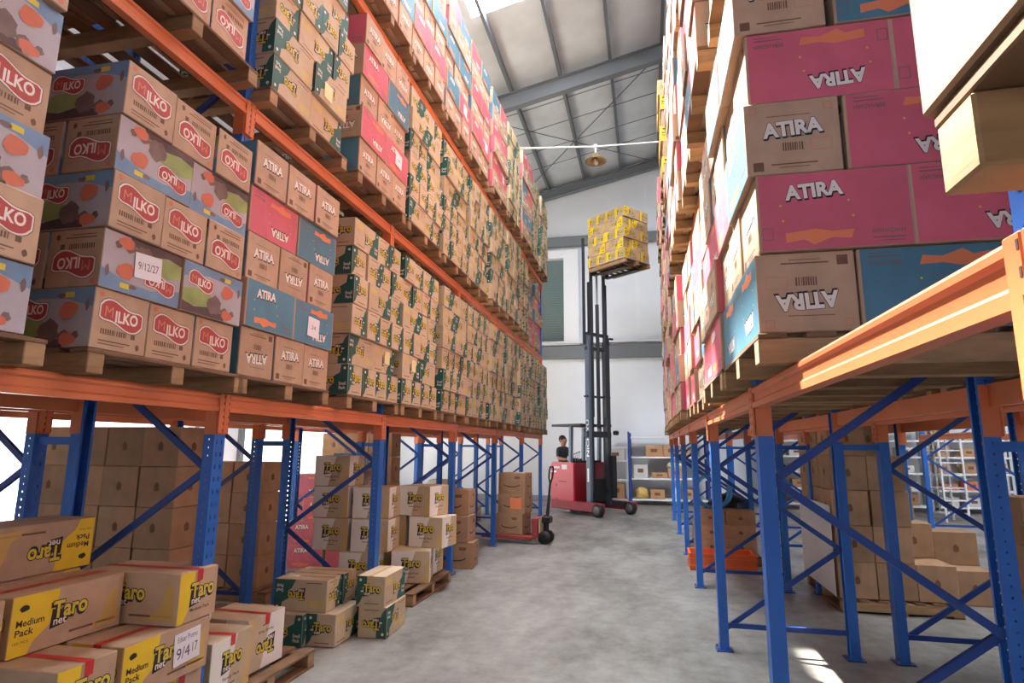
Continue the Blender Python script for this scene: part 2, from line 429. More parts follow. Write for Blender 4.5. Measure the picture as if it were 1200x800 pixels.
for y in (YB - 0.22, 13.7, 7.4, 1.1, -5.2):
    d = 0.3 if y > 19 else 0.42
    bb = MB()
    for x0, x1 in ((XL, 6.0), (6.0, XR)):
        P = []
        for hw, za, zb in ((0.012, -0.18 - d, -0.18),):
            bb.add([(x, y + s * hw, roof_z(x) + z) for s in (-1, 1) for x, z in ((x0, za), (x1, za), (x1, zb), (x0, zb))],
                   [(0, 1, 2, 3), (7, 6, 5, 4), (0, 4, 5, 1), (1, 5, 6, 2), (2, 6, 7, 3), (3, 7, 4, 0)], grey_beam)
        for z0 in (-0.18 - d, -0.2):
            bb.add([(x, y + s * 0.1, roof_z(x) + z0 + dz) for s in (-1, 1) for x, dz in ((x0, 0), (x1, 0), (x1, 0.02), (x0, 0.02))],
                   [(0, 1, 2, 3), (7, 6, 5, 4), (0, 4, 5, 1), (1, 5, 6, 2), (2, 6, 7, 3), (3, 7, 4, 0)], grey_beam)
    bb.obj('rafter', ceil)
for (xa, ya, xb, yb) in ((-4.35, 13.8, 0.64, 19.7), (0.64, 13.8, -4.35, 19.7)):
    bb = MB(); bb.tube([(xa, ya, roof_z(xa) - 0.3), (xb, yb, roof_z(xb) - 0.3)], 0.014, pur, 6); bb.obj('brace_rod', ceil)
for y in (14.9, 16.0, 17.2, 18.3):                       # lap seams of the roof sheets
    bb = MB(); P = [(x, y + s * 0.015, roof_z(x) + 0.012) for s in (-1, 1) for x in (XL, 6.0)]
    bb.add(P + [(p[0], p[1], p[2] + 0.012) for p in P], [(0, 1, 3, 2), (4, 6, 7, 5), (0, 4, 5, 1), (2, 3, 7, 6)], pur); bb.obj('sheet_seam', ceil)

# ------------------------------------------------------------------ pallet racks
LEV = [2.02, 4.05, 6.07]
def upright_mesh(h):
    t, w, d = 0.004, 0.05, 0.0375
    o = [(d, -w), (d, w), (-d, w), (-d, w - 0.018), (-d + t, w - 0.018), (-d + t, w - t), (d - t, w - t),
         (d - t, -w + t), (-d + t, -w + t), (-d + t, -w + 0.018), (-d, -w + 0.018), (-d, -w)]
    b = MB(); b.extrude(o, (0, 0, 0.008), (1, 0, 0), (0, 1, 0), (0, 0, 1), h, blue_slot); return b.mesh('upright', True)
def beam_mesh(L):
    o = [(-0.025, -0.055), (0.025, -0.055), (0.025, -0.028), (0.015, -0.018), (0.015, 0.018), (0.025, 0.028), (0.025, 0.042), (0.012, 0.055), (-0.025, 0.055)]
    b = MB(); b.extrude(o, (0, -L / 2, 0), (1, 0, 0), (0, 0, 1), (0, 1, 0), L, orange); return b.mesh('beam', True)
def conn_mesh():
    b = MB(); b.box((0, 0, -0.07), (0.012, 0.047, 0.25), orange, ch=0.003)
    hole_m = mat('punched_hole', (60, 30, 20), 0.8)
    for k in range(6): b.box((0.0064, 0.016, 0.035 - k * 0.042), (0.001, 0.006, 0.016), hole_m)
    return b.mesh('connector', True)
BAY = 2.42
UP_M = {}
BEAM_M = beam_mesh(BAY - 0.1); CONN_M = conn_mesh()
def sleeve_mesh():
    b = MB(); t = .004
    o = [(.0425, -.0545), (.0425, .0545), (-.036, .0545), (-.036, .0545 - t), (.0425 - t, .0545 - t), (.0425 - t, -.0545 + t), (-.036, -.0545 + t), (-.036, -.0545)]
    b.extrude(o, (0, 0, -.25), (1, 0, 0), (0, 1, 0), (0, 0, 1), .25, orange); return b.mesh('beam_sleeve', True)
SLEEVE_M = sleeve_mesh()
def foot_mesh():
    b = MB(); b.box((0, 0, 0.004), (0.14, 0.15, 0.008), blue_dk)
    for s in (-1, 1): b.tube([(0.055, s * 0.06, 0.008), (0.055, s * 0.06, 0.03)], 0.009, steel, 6)
    return b.mesh('base_plate', True)
FOOT_M = foot_mesh()
def brace_mesh(L):
    o = [(-0.02, -0.0125), (0.02, -0.0125), (0.02, 0.0125), (0.017, 0.0125), (0.017, -0.0095), (-0.017, -0.0095), (-0.017, 0.0125), (-0.02, 0.0125)]
    b = MB(); b.extrude(o, (0, 0, -L / 2), (1, 0, 0), (0, 1, 0), (0, 0, 1), L, blue_dk); return b.mesh('brace', True)
def pallet_rack(label, face, x_front, ys, levels, h, gap_to=None, skip=()):
    """face +1: aisle on the +X side, -1: aisle on the -X side"""
    root = empty('pallet_rack', (x_front, ys[0], 0)); tag(root, label, 'pallet rack', 'pallet racks')
    key = round(h, 2)
    if key not in UP_M: UP_M[key] = upright_mesh(h)
    D = 1.02; x_rear = -face * D                              # local
    z_nodes = []
    z, side = 0.18, 0
    while z < h - 0.1: z_nodes.append((z, side)); z += 0.68; side ^= 1
    bm_d = brace_mesh(math.hypot(D - 0.07, 0.68)); bm_h = brace_mesh(D - 0.075)
    for y in ys:
        ly = y - ys[0]
        for k, lx in enumerate((0.0, x_rear)):
            u = put('upright', UP_M[key], root, (lx, ly, 0))
            if (k == 0) == (face < 0): u.rotation_euler = (0, 0, PI)
            put('base_plate', FOOT_M, u, (0, 0, 0))
            for zl in levels: put('beam_sleeve', SLEEVE_M, u, (0, 0, zl - .004))
        xs2 = (-face * 0.035, x_rear + face * 0.035)
        for (za, sa), (zb, sb) in zip(z_nodes, z_nodes[1:]):
            a = Vector((xs2[sa], ly, za)); c = Vector((xs2[sb], ly, zb)); d = c - a
            q = put('brace', bm_d, root, (a + c) / 2); q.rotation_euler = (0, math.atan2(d.x, d.z), 0)
            if abs(z_nodes.index((za, sa)) % 2) == 0: q.location.y += 0.014
            else: q.location.y -= 0.014
        for zh in (0.2,):
            q = put('brace', bm_h, root, ((xs2[0] + xs2[1]) / 2, ly, zh)); q.rotation_euler = (0, PI / 2, 0)
    for i in range(len(ys) - 1):
        for zl in levels:
            for k, (lx, sgn) in enumerate(((face * 0.03, face), (x_rear - face * 0.03, -face))):
                bo = put('beam', BEAM_M, root, (lx, (ys[i] + ys[i + 1]) / 2 - ys[0], zl - 0.055))
                if sgn < 0: bo.rotation_euler = (0, 0, PI)
                for s in (-1, 1):
                    c = put('connector', CONN_M, bo, (0.022, s * (BAY / 2 - 0.0245), 0))
                    c.rotation_euler = (0, 0, 0)
    if gap_to is not None:
        for y in ys:
            for zs in (1.72, 4.4):
                bb = MB(); bb.box(((x_rear + gap_to) / 2, y - ys[0], zs), (abs(gap_to - x_rear) - 0.08, 0.05, 0.05), blue); bb.obj('row_spacer', root)
    return root
YL = [0.94 + BAY * k for k in range(7)]
YR = [0.98 + BAY * (k - 1) for k in range(8)]
pallet_rack('blue and orange pallet rack facing the aisle, stacked with red-logo and green cartons', 1, -2.67, YL, LEV, 7.6, -4.06 + 2.67)
pallet_rack('blue and orange pallet rack behind the one stacked with green cartons', 1, -4.06, YL, LEV[:2], 5.2)
pallet_rack('blue and orange pallet rack facing the aisle, stacked with pink and blue cartons', -1, 0.60, YR, LEV, 7.6, 1.98 - 0.60)
pallet_rack('blue and orange pallet rack behind the one stacked with pink cartons', -1, 1.98, YR, LEV[:2], 5.2)

# ------------------------------------------------------------------ pallets
def pallet_meshes(w, d):
    """w along the aisle (local y), d deep (local x); stringers run along x, deck boards along y"""
    out = {}
    b = MB(); b.box((0, 0, 0), (d, 0.09, 0.095), wood, ch=0.004); out['stringer'] = b.mesh('stringer', True)
    b = MB(); b.box((0, 0, 0), (0.105, w, 0.02), wood_dk, ch=0.003); out['deck_board'] = b.mesh('deck_board', True)
    return out
_PM = {}
def pallet(x, y, z, label, w=1.12, d=1.12, rz=0.0, group='wooden pallets in the racks', bottom=False):
    """centre x,y; z of its underside; returns top height"""
    k = (round(w, 2), round(d, 2))
    if k not in _PM: _PM[k] = pallet_meshes(w, d)
    root = empty('pallet', (x, y, z), rz); tag(root, label, 'pallet', group)
    for t in (-1, 0, 1): put('stringer', _PM[k]['stringer'], root, (0, t * (w / 2 - 0.05), 0.0475 + (0.02 if bottom else 0)))
    n = 7
    for i in range(n): put('deck_board', _PM[k]['deck_board'], root, (-d / 2 + 0.0525 + i * (d - 0.105) / (n - 1), 0, 0.105 + (0.02 if bottom else 0)))
    if bottom:
        for i in (-1, 0, 1): put('deck_board', _PM[k]['deck_board'], root, (i * (d / 2 - 0.0525), 0, 0.01))
    return z + 0.116 + (0.02 if bottom else 0)

# ------------------------------------------------------------------ carton designs
DIM = {'cow': (0.50, 0.325, 0.292), 'green': (0.50, 0.275, 0.268), 'yellow': (0.62, 0.325, 0.28), 'family': (0.45, 0.42, 0.36),
       'pink': (0.56, 0.36, 0.318), 'blue': (0.56, 0.36, 0.318), 'brown': (0.46, 0.36, 0.34), 'smile': (0.52, 0.42, 0.36)}
def ribbon(a0, a1, v, h, amp, grow=0.0):
    P = []; n = 14
    for sg in (-1, 1):
        for k in (range(n + 1) if sg < 0 else range(n, -1, -1)):
            t = k / n; q = abs(2 * t - 1) ** 7
            P.append((a0 - grow + (a1 - a0 + 2 * grow) * t, v + sg * (h / 2 + grow) * (1 - .45 * q) + amp * math.sin(PI * 2 * (t + .02)) * 1.3 + amp * (.6 - 1.2 * t)))
    return P
def logo_red(F, a, v, w, lo=False):
    h = w * 0.40
    F.poly(ribbon(a - w / 2, a + w / 2, v, h, w * 0.05, w * 0.045), p_spot, 2)
    F.poly(ribbon(a - w / 2, a + w / 2, v, h, w * 0.05, w * 0.03), p_white, 3)
    F.poly(ribbon(a - w / 2, a + w / 2, v, h, w * 0.05), p_red, 4)
    if not lo:
        F.text('M', a - w * 0.31, v + w * 0.045, w * 0.19, h * 0.54, p_cream, 5, -0.004)
        F.text('ILKO', a + w * 0.12, v - w * 0.02, w * 0.54, h * 0.56, p_white, 5, 0.03)
def logo_taro(F, a, v, w, lo=False, net=True):
    h = w * 0.42
    if net: F.poly([(a - w * 0.52, v + h * 0.1), (a - w * 0.1, v - h * 0.1), (a + w * 0.02, v - h * 0.55), (a - w * 0.12, v - h * 0.95), (a - w * 0.56, v - h * 1.1)], p_dark, 2)
    if lo:
        F.rect(a - w / 2, a + w / 2, v - h / 2, v + h / 2, p_dark, 2); F.rect(a - w * 0.42, a + w * 0.42, v - h * 0.3, v + h * 0.34, p_ylogo, 3); return
    F.text('Taro', a - w * 0.03, v - h * 0.1, w, h, p_dark, 3, 0.075)
    F.text('Taro', a, v, w, h, p_dark, 4, 0.07)
    F.text('Taro', a, v, w, h, p_ylogo, 5, 0.028)
    if net: F.text('net', a - w * 0.28, v - h * 0.72, w * 0.36, h * 0.36, p_white, 5, 0.02)
def logo_white(F, a, v, w, lo=False, rot=0.06):
    h = w * 0.27
    if lo:
        F.rect(a - w / 2, a + w / 2, v - h / 2, v + h / 2, p_white, 3); return
    F.text('ATIRA', a + w * 0.014, v - h * 0.10, w, h, p_dark, 2, 0.07, rot)
    F.text('ATIRA', a, v, w, h, p_dark, 3, 0.07, rot)
    F.text('ATIRA', a, v, w, h, p_white, 4, 0.045, rot)
def blob(F, a, b, ra, rb, m, lift, seed):
    r = random.Random(seed); n = 12
    F.poly([(a + ra * r.uniform(0.8, 1.15) * math.cos(2 * PI * k / n), b + rb * r.uniform(0.8, 1.15) * math.sin(2 * PI * k / n)) for k in range(n)], m, lift)

def carton_mesh(kind, lo=False):
    L, W, H = DIM[kind]; b = MB()
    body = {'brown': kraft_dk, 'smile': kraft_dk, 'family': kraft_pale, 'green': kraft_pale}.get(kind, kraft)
    b.box((0, 0, 0), (L - 0.003, W - 0.003, H - 0.003), body, ch=0.004)
    Fs = faces(b, L - 0.003, W - 0.003, H - 0.003)
    F = [Fs['front'], Fs['back']]; E = [Fs['end1'], Fs['end2']]
    # flap seam and tape on top and bottom
    for k in ('top', 'bottom'):
        Fs[k].rect(-L / 2 + 0.004, L / 2 - 0.004, -0.0012, 0.0012, p_brown, 1)
    if kind == 'cow':
        for f in F:
            f.rect(-L / 2 + .004, L / 2 - .004, -H / 2 + .004, H / 2 - .004, p_lilac, 1)
            f.poly([(-L / 2 + .004, H / 2 - .004), (-L / 2 + .004, H * .18), (-L * .3, H * .26), (-L * .1, H * .33), (L * .2, H * .30), (L / 2 - .004, H * .16), (L / 2 - .004, H / 2 - .004)], p_sky, 2)
            f.poly([(-L / 2 + .004, -H * .06), (-L * .3, H * .02), (-L * .08, -H * .05), (L * .1, -H * .12), (L * .16, -H * .34), (-L / 2 + .004, -H * .34)], p_meadow, 2)
            f.poly([(-L / 2 + .004, -H / 2 + .004), (L * .2, -H / 2 + .004), (L * .17, -H * .36), (-L * .1, -H * .30), (-L * .3, -H * .36), (-L / 2 + .004, -H * .3)], p_soil, 3)
            for (a, v, ra, rb, s) in ((.02, -.22, .06, .06, 1), (.33, -.3, .02, .022, 2), (.43, .2, .012, .03, 3), (.20, -.33, .04, .035, 4), (.12, .36, .025, .012, 5)):
                blob(f, a * L, v * H, ra, rb, p_spot, 4, s)
            blob(f, L * .22, H * .12, .055, .042, p_coral, 6, 11); blob(f, L * .24, -H * .36, .05, .03, p_coral, 6, 12)
            f.rect(L * .16, L * .27, H * .33, H * .42, p_ylogo, 4)
            logo_red(f, -L * .22, H * .16, L * .38, lo)
        for e in E:
            logo_red(e, 0.0, H * .10, W * .74, lo)
            e.barcode(-W * .10, -H * .2, W * .48, H * .09, p_brown, 1, 5 if lo else 12)
            e.rect(W * .2, W * .28, -H * .245, -H * .16, p_brown, 1)
            e.rect(-W * .36, W * .2, -H * .36, -H * .34, p_brown, 1); e.rect(-W * .36, W * .1, -H * .41, -H * .395, p_brown, 1)
            blob(e, W * .34, -H * .37, .012, .016, p_brown, 1, 3); blob(e, -W * .38, H * .4, .014, .014, p_redline, 1, 5)
    elif kind == 'green':
        for f in F:
            f.poly([(L * .10, -H / 2 + .004), (L * .17, -H * .22), (L * .24, -H * .12), (L * .22, H * .1), (L * .34, H * .22), (L * .36, H / 2 - .004), (L / 2 - .004, H / 2 - .004), (L / 2 - .004, -H / 2 + .004)], p_green, 1)
            logo_taro(f, L * .08, H * .02, L * .30, lo)
            f.frame(-L * .44, -L * .18, H * .16, H * .36, .005, p_ylogo, 1)
            f.rect(-L * .40, -L * .1, -H * .40, -H * .375, p_brown, 1)
            if not lo:
                f.text('*5000', -L * .31, H * .26, L * .2, H * .09, p_ylogo, 2, 0.02)
                f.text('Small', L * .395, -H * .14, L * .13, H * .10, p_white, 3, 0.02); f.text('Pack', L * .395, -H * .28, L * .12, H * .10, p_white, 3, 0.02, ref='Pack')
            f.disc(L * .43, H * .36, .012, .012, p_white, 2, 8)
        for e in E:
            e.poly([(-W / 2 + .004, -H / 2 + .004), (-W * .36, -H * .36), (-W * .26, -H * .14), (-W * .28, H * .12), (-W * .14, H * .26), (-W * .14, H / 2 - .004), (-W / 2 + .004, H / 2 - .004)], p_green, 1)
            logo_taro(e, W * .06, H * .1, W * .58, lo)
            e.disc(-W * .36, H * .36, .013, .013, p_white, 2, 8)
            e.rect(-W * .2, W * .3, -H * .40, -H * .375, p_brown, 1)
            e.rect(-W * .34, -W * .24, -H * .02, H * .02, p_white, 2)
    elif kind == 'yellow':
        for f in F:
            f.poly([(-L / 2 + .004, -H / 2 + .004), (-L * .34, -H / 2 + .004), (-L * .30, -H * .3), (-L * .14, -H * .02), (-L * .12, H / 2 - .004), (-L / 2 + .004, H / 2 - .004)], p_yellow, 1)
            logo_taro(f, -L * .01, H * .12, L * .30, lo)
            f.rect(L * .0, L * .22, -H * .34, -H * .30, p_brown, 1); f.rect(L * .24, L * .44, -H * .33, -H * .30, p_brown, 1)
            f.poly([(L * .18, -H * .4), (L * .46, -H * .38), (L * .44, H * .3), (L * .36, H * .2), (L * .3, -H * .2)], mat('print_faded_yellow', (206, 170, 96), .6), 1)
            blob(f, -L * .40, H * .28, .026, .016, p_dark, 2, 7)
            if not lo:
                f.text('Medium', -L * .34, H * .04, L * .22, H * .11, p_dark, 2, 0.015); f.text('Pack', -L * .38, -H * .11, L * .14, H * .11, p_dark, 2, 0.015, ref='Pack')
                f.text('100 PCS', -L * .40, -H * .27, L * .12, H * .04, p_brown, 2)
        for e in E:
            e.poly([(-W / 2 + .004, -H / 2 + .004), (-W * .36, -H / 2 + .004), (-W * .16, -H * .1), (-W * .12, H / 2 - .004), (-W / 2 + .004, H / 2 - .004)], p_yellow, 1)
            logo_taro(e, W * .10, H * .1, W * .58, lo)
            if not lo: e.text('Medium Pack', W * .06, -H * .27, W * .5, H * .06, p_dark, 2, 0.01)
            if lo: e.rect(W * .0, W * .16, H * .3, H / 2, tape_red, 6)
    elif kind == 'family':
        wpan = mat('print_offwhite', (234, 232, 224), .6); ypan = mat('print_straw', (206, 176, 118), .6)
        for f, S in ((F[0], L), (F[1], L), (E[0], W), (E[1], W)):
            f.poly([(-S / 2 + .004, -H / 2 + .004), (-S * .10, -H / 2 + .004), (S * .02, H * .1), (S * .12, H / 2 - .004), (-S / 2 + .004, H / 2 - .004)], wpan, 1)
            f.poly([(S * .3, -H / 2 + .004), (S * .4, H * .1), (S / 2 - .004, H * .3), (S / 2 - .004, -H / 2 + .004)], ypan, 1)
            logo_taro(f, S * .02, H * .14, S * .46, lo)
            if not lo: f.text('Family Pack', S * .02, -H * .2, S * .4, H * .07, p_dark, 2, 0.01)
            f.rect(-S * .06, S * .12, -H * .32, -H * .3, p_brown, 2)
    elif kind in ('pink', 'blue'):
        pm = p_pink if kind == 'pink' else p_blue
        for f in F:
            f.rect(-L / 2 + .012, L / 2 - .012, -H / 2 + .004, H / 2 - .004, pm, 1)
            logo_white(f, -L * .12, H * .26, L * .36, lo)
            f.poly([(-L * .32, -H * .28), (-L * .12, -H * .24), (-L * .02, -H * .28), (L * .12, -H * .27), (L * .10, -H * .38), (-L * .02, -H * .36), (-L * .14, -H * .44), (-L * .2, -H * .37), (-L * .32, -H * .40)], p_orange, 2)
            if not lo:
                f.text('BERHADIAH', L * .33, -H * .31, L * .2, H * .055, p_spot, 2, 0.015)
                f.rect(L * .23, L * .43, -H * .40, -H * .385, p_spot, 2); f.rect(L * .26, L * .43, -H * .44, -H * .43, p_spot, 2)
                for (a, v) in ((-.34, .08), (.1, .1), (.12, -.1), (-.33, -.12)): f.disc(a * L, v * H, .005, .005, p_ylogo, 2, 6)
                f.frame(-L * .47, -L * .40, -H * .36, -H * .2, .003, p_spot, 2)
        for e in E:
            logo_white(e, 0, H * .12, W * .60, lo)
            e.rect(-W * .26, W * .2, H * .29, H * .30, p_brown, 1)
            e.barcode(0, -H * .13, W * .22, H * .11, p_brown, 1, 4 if lo else 9)
            e.frame(W * .18, W * .40, -H * .2, -H * .04, .002, p_redline, 1)
            e.frame(-W * .44, -W * .36, H * .34, H * .44, .003, p_redline, 1); e.frame(W * .34, W * .43, H * .34, H * .44, .003, p_redline, 1)
            e.rect(-W * .24, W * .24, -H * .37, -H * .352, p_brown, 1); e.rect(-W * .16, W * .16, -H * .41, -H * .40, p_brown, 1)
            if not lo: e.rect(-W * .43, -W * .32, -H * .44, -H * .32, p_brown, 1)
            e.rect(-W * .12, W * .12, H * .0, H * .012, p_brown, 1)
    elif kind == 'brown':
        for e in E + F: blob(e, 0, 0.0, .035, .04, mat('print_dark_kraft', (118, 84, 58), .8), 1, 4)
    elif kind == 'smile':
        for f, S in ((F[0], L), (F[1], L), (E[0], W), (E[1], W)):
            P = [(S * .3 * math.cos(t), -H * .08 - H * .14 * math.sin(t)) for t in [PI * k / 10 for k in range(11)]]
            P += [(S * .27 * math.cos(t), -H * .08 - H * .09 * math.sin(t)) for t in [PI * k / 10 for k in range(10, -1, -1)]]
            f.poly(P, p_dark, 1); f.rect(S * .1, S * .3, H * .2, H * .32, p_brown, 1)
    return b.mesh(kind + '_carton')
CM = {k: carton_mesh(k) for k in DIM}
CM_LO = {k: carton_mesh(k, True) for k in DIM}
DESC = {'cow': 'red-logo carton', 'green': 'green-printed carton', 'yellow': 'yellow-printed carton', 'family': 'pale yellow-logo carton',
        'pink': 'pink-sided carton', 'blue': 'blue-sided carton', 'brown': 'plain brown carton', 'smile': 'brown carton with smile print'}
NAME = {'cow': 'red_logo_carton', 'green': 'green_carton', 'yellow': 'yellow_carton', 'family': 'pale_carton', 'pink': 'pink_carton', 'blue': 'blue_carton', 'brown': 'brown_carton', 'smile': 'smile_carton'}
PLAN = []          # every carton: kind, matrix, label, group, extras
def carton(kind, x, y, z, rz=0.0, flip=False, label='', group=None, scale=(1, 1, 1), extras=(), must=False):
    """x,y centre, z of the underside"""
    H = DIM[kind][2] * scale[2]
    M = Matrix.Translation((x, y, z + H / 2)) @ Matrix.Rotation(rz, 4, 'Z') @ (Matrix.Rotation(PI, 4, 'X') if flip else Matrix.Identity(4)) @ Matrix.Diagonal((*scale, 1))
    PLAN.append(dict(kind=kind, M=M, label=label, group=group, extras=extras, must=must, flip=flip))
    return z + H

SHELF = {0: 'lowest shelf', 1: 'middle shelf', 2: 'top shelf'}
def stack(face, y0, xf, z0, rows, where, depth=1.05, fill=True, jit=0.012):
    """rows bottom to top; an item is (kind, 'e' or 'l', flip, note); cartons laid along the aisle from y0, front faces near xf"""
    r = random
    z = z0 + 0.002
    for ri, row in enumerate(rows):
        y = y0 + r.uniform(0, 0.02); H = 0
        dxr = r.uniform(-2.2 * jit, 2.2 * jit) if ri else 0.0
        for ci, it in enumerate(row):
            kind, ori, flip = it[0], it[1], it[2]; ex = it[3] if len(it) > 3 else ()
            L, W, h = DIM[kind]; H = max(H, h)
            ay, ax = (W, L) if ori == 'e' else (L, W)
            dx = dxr + r.uniform(-jit, jit)
            cx = xf - face * (ax / 2) + dx * face; cy = y + ay / 2
            base = (0 if face > 0 else PI) if ori == 'e' else (PI / 2 if face > 0 else -PI / 2)
            # front of a long side is local -Y; it must look to the aisle
            rz = base + r.uniform(-0.008, 0.008)
            lab = '%s, %s row up, %s along, %s' % (DESC[kind], ORD[ri + 1], ORD[ci + 1], where)
            carton(kind, cx, cy, z, rz, flip, lab, DESC[kind] + 's in the racks', extras=ex)
            if (ci == 0 and fill) or fill == 'all':
                used = ax + 0.004; o2 = it[6] if len(it) > 6 else ori if fill == 'all' else 'l' if ori == 'e' else 'e'; k2 = it[4] if len(it) > 4 else kind; n = 2
                while used < depth - 0.2:
                    L2, W2, h2 = DIM[k2]; by, bx = (W2, L2) if o2 == 'e' else (L2, W2)
                    if used + bx > depth + 0.12: break
                    rz2 = (0 if face > 0 else PI) if o2 == 'e' else (PI / 2 if face > 0 else -PI / 2)
                    carton(k2, xf - face * (used + bx / 2), y + by / 2, z, rz2 + r.uniform(-.006, .006), it[5] if len(it) > 5 else r.random() < .5,
                           '%s, %s row up, %s%s deep, %s' % (DESC[k2], ORD[ri + 1], '' if ci == 0 else ORD[ci + 1] + ' along, ', ORD[n], where), DESC[k2] + 's in the racks')
                    used += bx + 0.004; n += 1
            y += ay + 0.004 + r.uniform(0, 0.006)
        z += H + 0.002
    return z
def rnd_rows(design, n):
    rr = random; rows = []
    for i in range(n):
        if design == 'green':
            pat = rr.choice(['eeee', 'lee', 'eel', 'll', 'ele', 'eeee'])
        elif design == 'cow': pat = 'eee' if i % 2 == 0 else 'll'
        else: pat = 'eee' if i % 2 == 0 else 'll'
        row = []
        for ch in pat:
            k = design if design in ('green', 'cow', 'yellow') else rr.choice(['pink', 'pink', 'blue'])
            row.append((k, ch, rr.random() < 0.45))
        rows.append(row)
    return rows
NOTE_W = ('paper_note', paper, 0.15, 0.13); NOTE_Y = ('sticker', paper_y, 0.10, 0.11)

# left rack ---------------------------------------------------------------
XF_L = -2.50
cow_rows = [[('cow', 'e', 0), ('cow', 'e', 0), ('cow', 'e', 0)],
            [('cow', 'l', 1, ('note_date',)), ('cow', 'l', 0)],
            [('cow', 'e', 0), ('cow', 'e', 0), ('cow', 'e', 1)],
            [('cow', 'l', 1), ('cow', 'l', 1)],
            [('cow', 'e', 0), ('cow', 'e', 1), ('cow', 'e', 1)]]
cow0 = [[('cow', 'l', 0), ('cow', 'l', 0)], [('cow', 'e', 0), ('cow', 'e', 1), ('cow', 'e', 0)], [('cow', 'l', 1), ('cow', 'l', 0)],
        [('cow', 'e', 1), ('cow', 'e', 0), ('cow', 'e', 0)], [('cow', 'l', 0), ('cow', 'l', 0)], [('cow', 'e', 1), ('cow', 'e', 1), ('cow', 'e', 1)]]
at_rows = [[('blue', 'e', 1), ('blue', 'e', 0), ('pink', 'e', 0)],
           [('blue', 'l', 0), ('blue', 'l', 1, ('note',))],
           [('blue', 'e', 0), ('pink', 'e', 1), ('pink', 'e', 0)],
           [('pink', 'l', 1), ('blue', 'l', 1)],
           [('blue', 'e', 0), ('blue', 'e', 0), ('pink', 'e', 0)]]
at_rows2 = [[('blue', 'e', 0), ('blue', 'e', 0), ('pink', 'e', 0)],
            [('pink', 'l', 1), ('pink', 'l', 0, ('note',))],
            [('blue', 'e', 0), ('pink', 'e', 1), ('blue', 'e', 0)],
            [('pink', 'l', 0), ('blue', 'l', 1)],
            [('pink', 'e', 0), ('blue', 'e', 0), ('blue', 'e', 1)]]
def y_slots(first, n):
    """two pallets to a bay"""
    out = []
    for k in range(n):
        bay, h = divmod(k, 2); out.append(first + bay * BAY + (0.0 if h == 0 else 1.24))
    return out
RACKNAME = {1: 'left rack', -1: 'right rack'}
def place(face, lev, idx, y, xf, rows, fill=True, w=1.12):
    where = '%s stack, %s, %s' % (ORD[idx], SHELF[lev], RACKNAME[face])
    d = 1.14
    top = pallet(xf - face * (d / 2 - 0.01), y + w / 2, LEV[lev] + 0.002, 'wooden pallet under the ' + where, w, d)
    stack(face, y, xf, top, rows, where, fill=fill)
ysl = y_slots(0.97, 12)
for i, y in enumerate(ysl):
    j = random.uniform(-0.02, 0.02); fill = True
    if i == 0: place(1, 0, 1, 0.93, XF_L, cow0, fill='all')
    elif i == 1: place(1, 0, 2, 2.24, XF_L, cow_rows, fill='all')
    elif i == 2: place(1, 0, 3, 3.30, XF_L, at_rows, fill='all')
    else:
        rows = rnd_rows('green', 6)
        if i == 3: rows[0] = [('green', 'e', 0)] * 4; rows[1] = [('green', 'l', 1), ('green', 'l', 0, ('sticker',))]; rows[2] = [('green', 'e', 1)] * 4
        if i == 4: rows[0] = [('green', 'e', 0)] * 4; rows[1] = [('green', 'l', 0, ('sticker',)), ('green', 'l', 1)]
        if i > 4 and i % 1 == 0:
            rr = rows[1]; q = list(rr[0]); q = (q[0], q[1], q[2], ('sticker',)); rr[0] = q
        place(1, 0, i + 1, y + j + (0.1 if i % 2 == 0 else 0.14), XF_L + random.uniform(-.02, .02), rows, fill=i < 8)
for i, y in enumerate(ysl):
    if i == 0: rows = cow0[:5]
    elif i == 1: rows = [[('cow', 'e', 1)] * 3, [('cow', 'l', 0), ('cow', 'l', 1)], [('cow', 'e', 0)] * 3, [('cow', 'l', 0), ('cow', 'l', 1)], [('cow', 'e', 0)] * 3]
    elif i == 3: rows = at_rows2
    elif i >= 10: rows = rnd_rows('at', 5)
    else:
        rows = rnd_rows('green', 6)
        if i > 1: q = rows[1][-1]; rows[1][-1] = (q[0], q[1], q[2], ('sticker',))
    yy = {0: 0.95, 1: 2.1, 2: 3.36, 3: 4.66}.get(i, y + 0.06 + random.uniform(-.02, .02))
    if i >= 10: yy += 0.16
    place(1, 1, i + 1, yy, XF_L + random.uniform(-.02, .03) - (.19 if i >= 10 else 0), rows, fill=i < 8 or i == 10)
for i, y in enumerate(ysl):
    k = i
    rows = rnd_rows('at' if k in (0, 1, 2, 3, 4, 5, 6, 7, 9) else 'green', 6 if k in (0, 1, 2, 3, 4, 5, 6, 7, 9) else 7)  # first two stacks are out of view, added to block skylight
    if k in (5, 6, 7):
        q = rows[1][-1]; rows[1][-1] = (q[0], q[1], q[2], ('note',))
    place(1, 2, i + 1, y + 0.06 + random.uniform(-.03, .03), XF_L + random.uniform(-.02, .05), rows, fill=True)

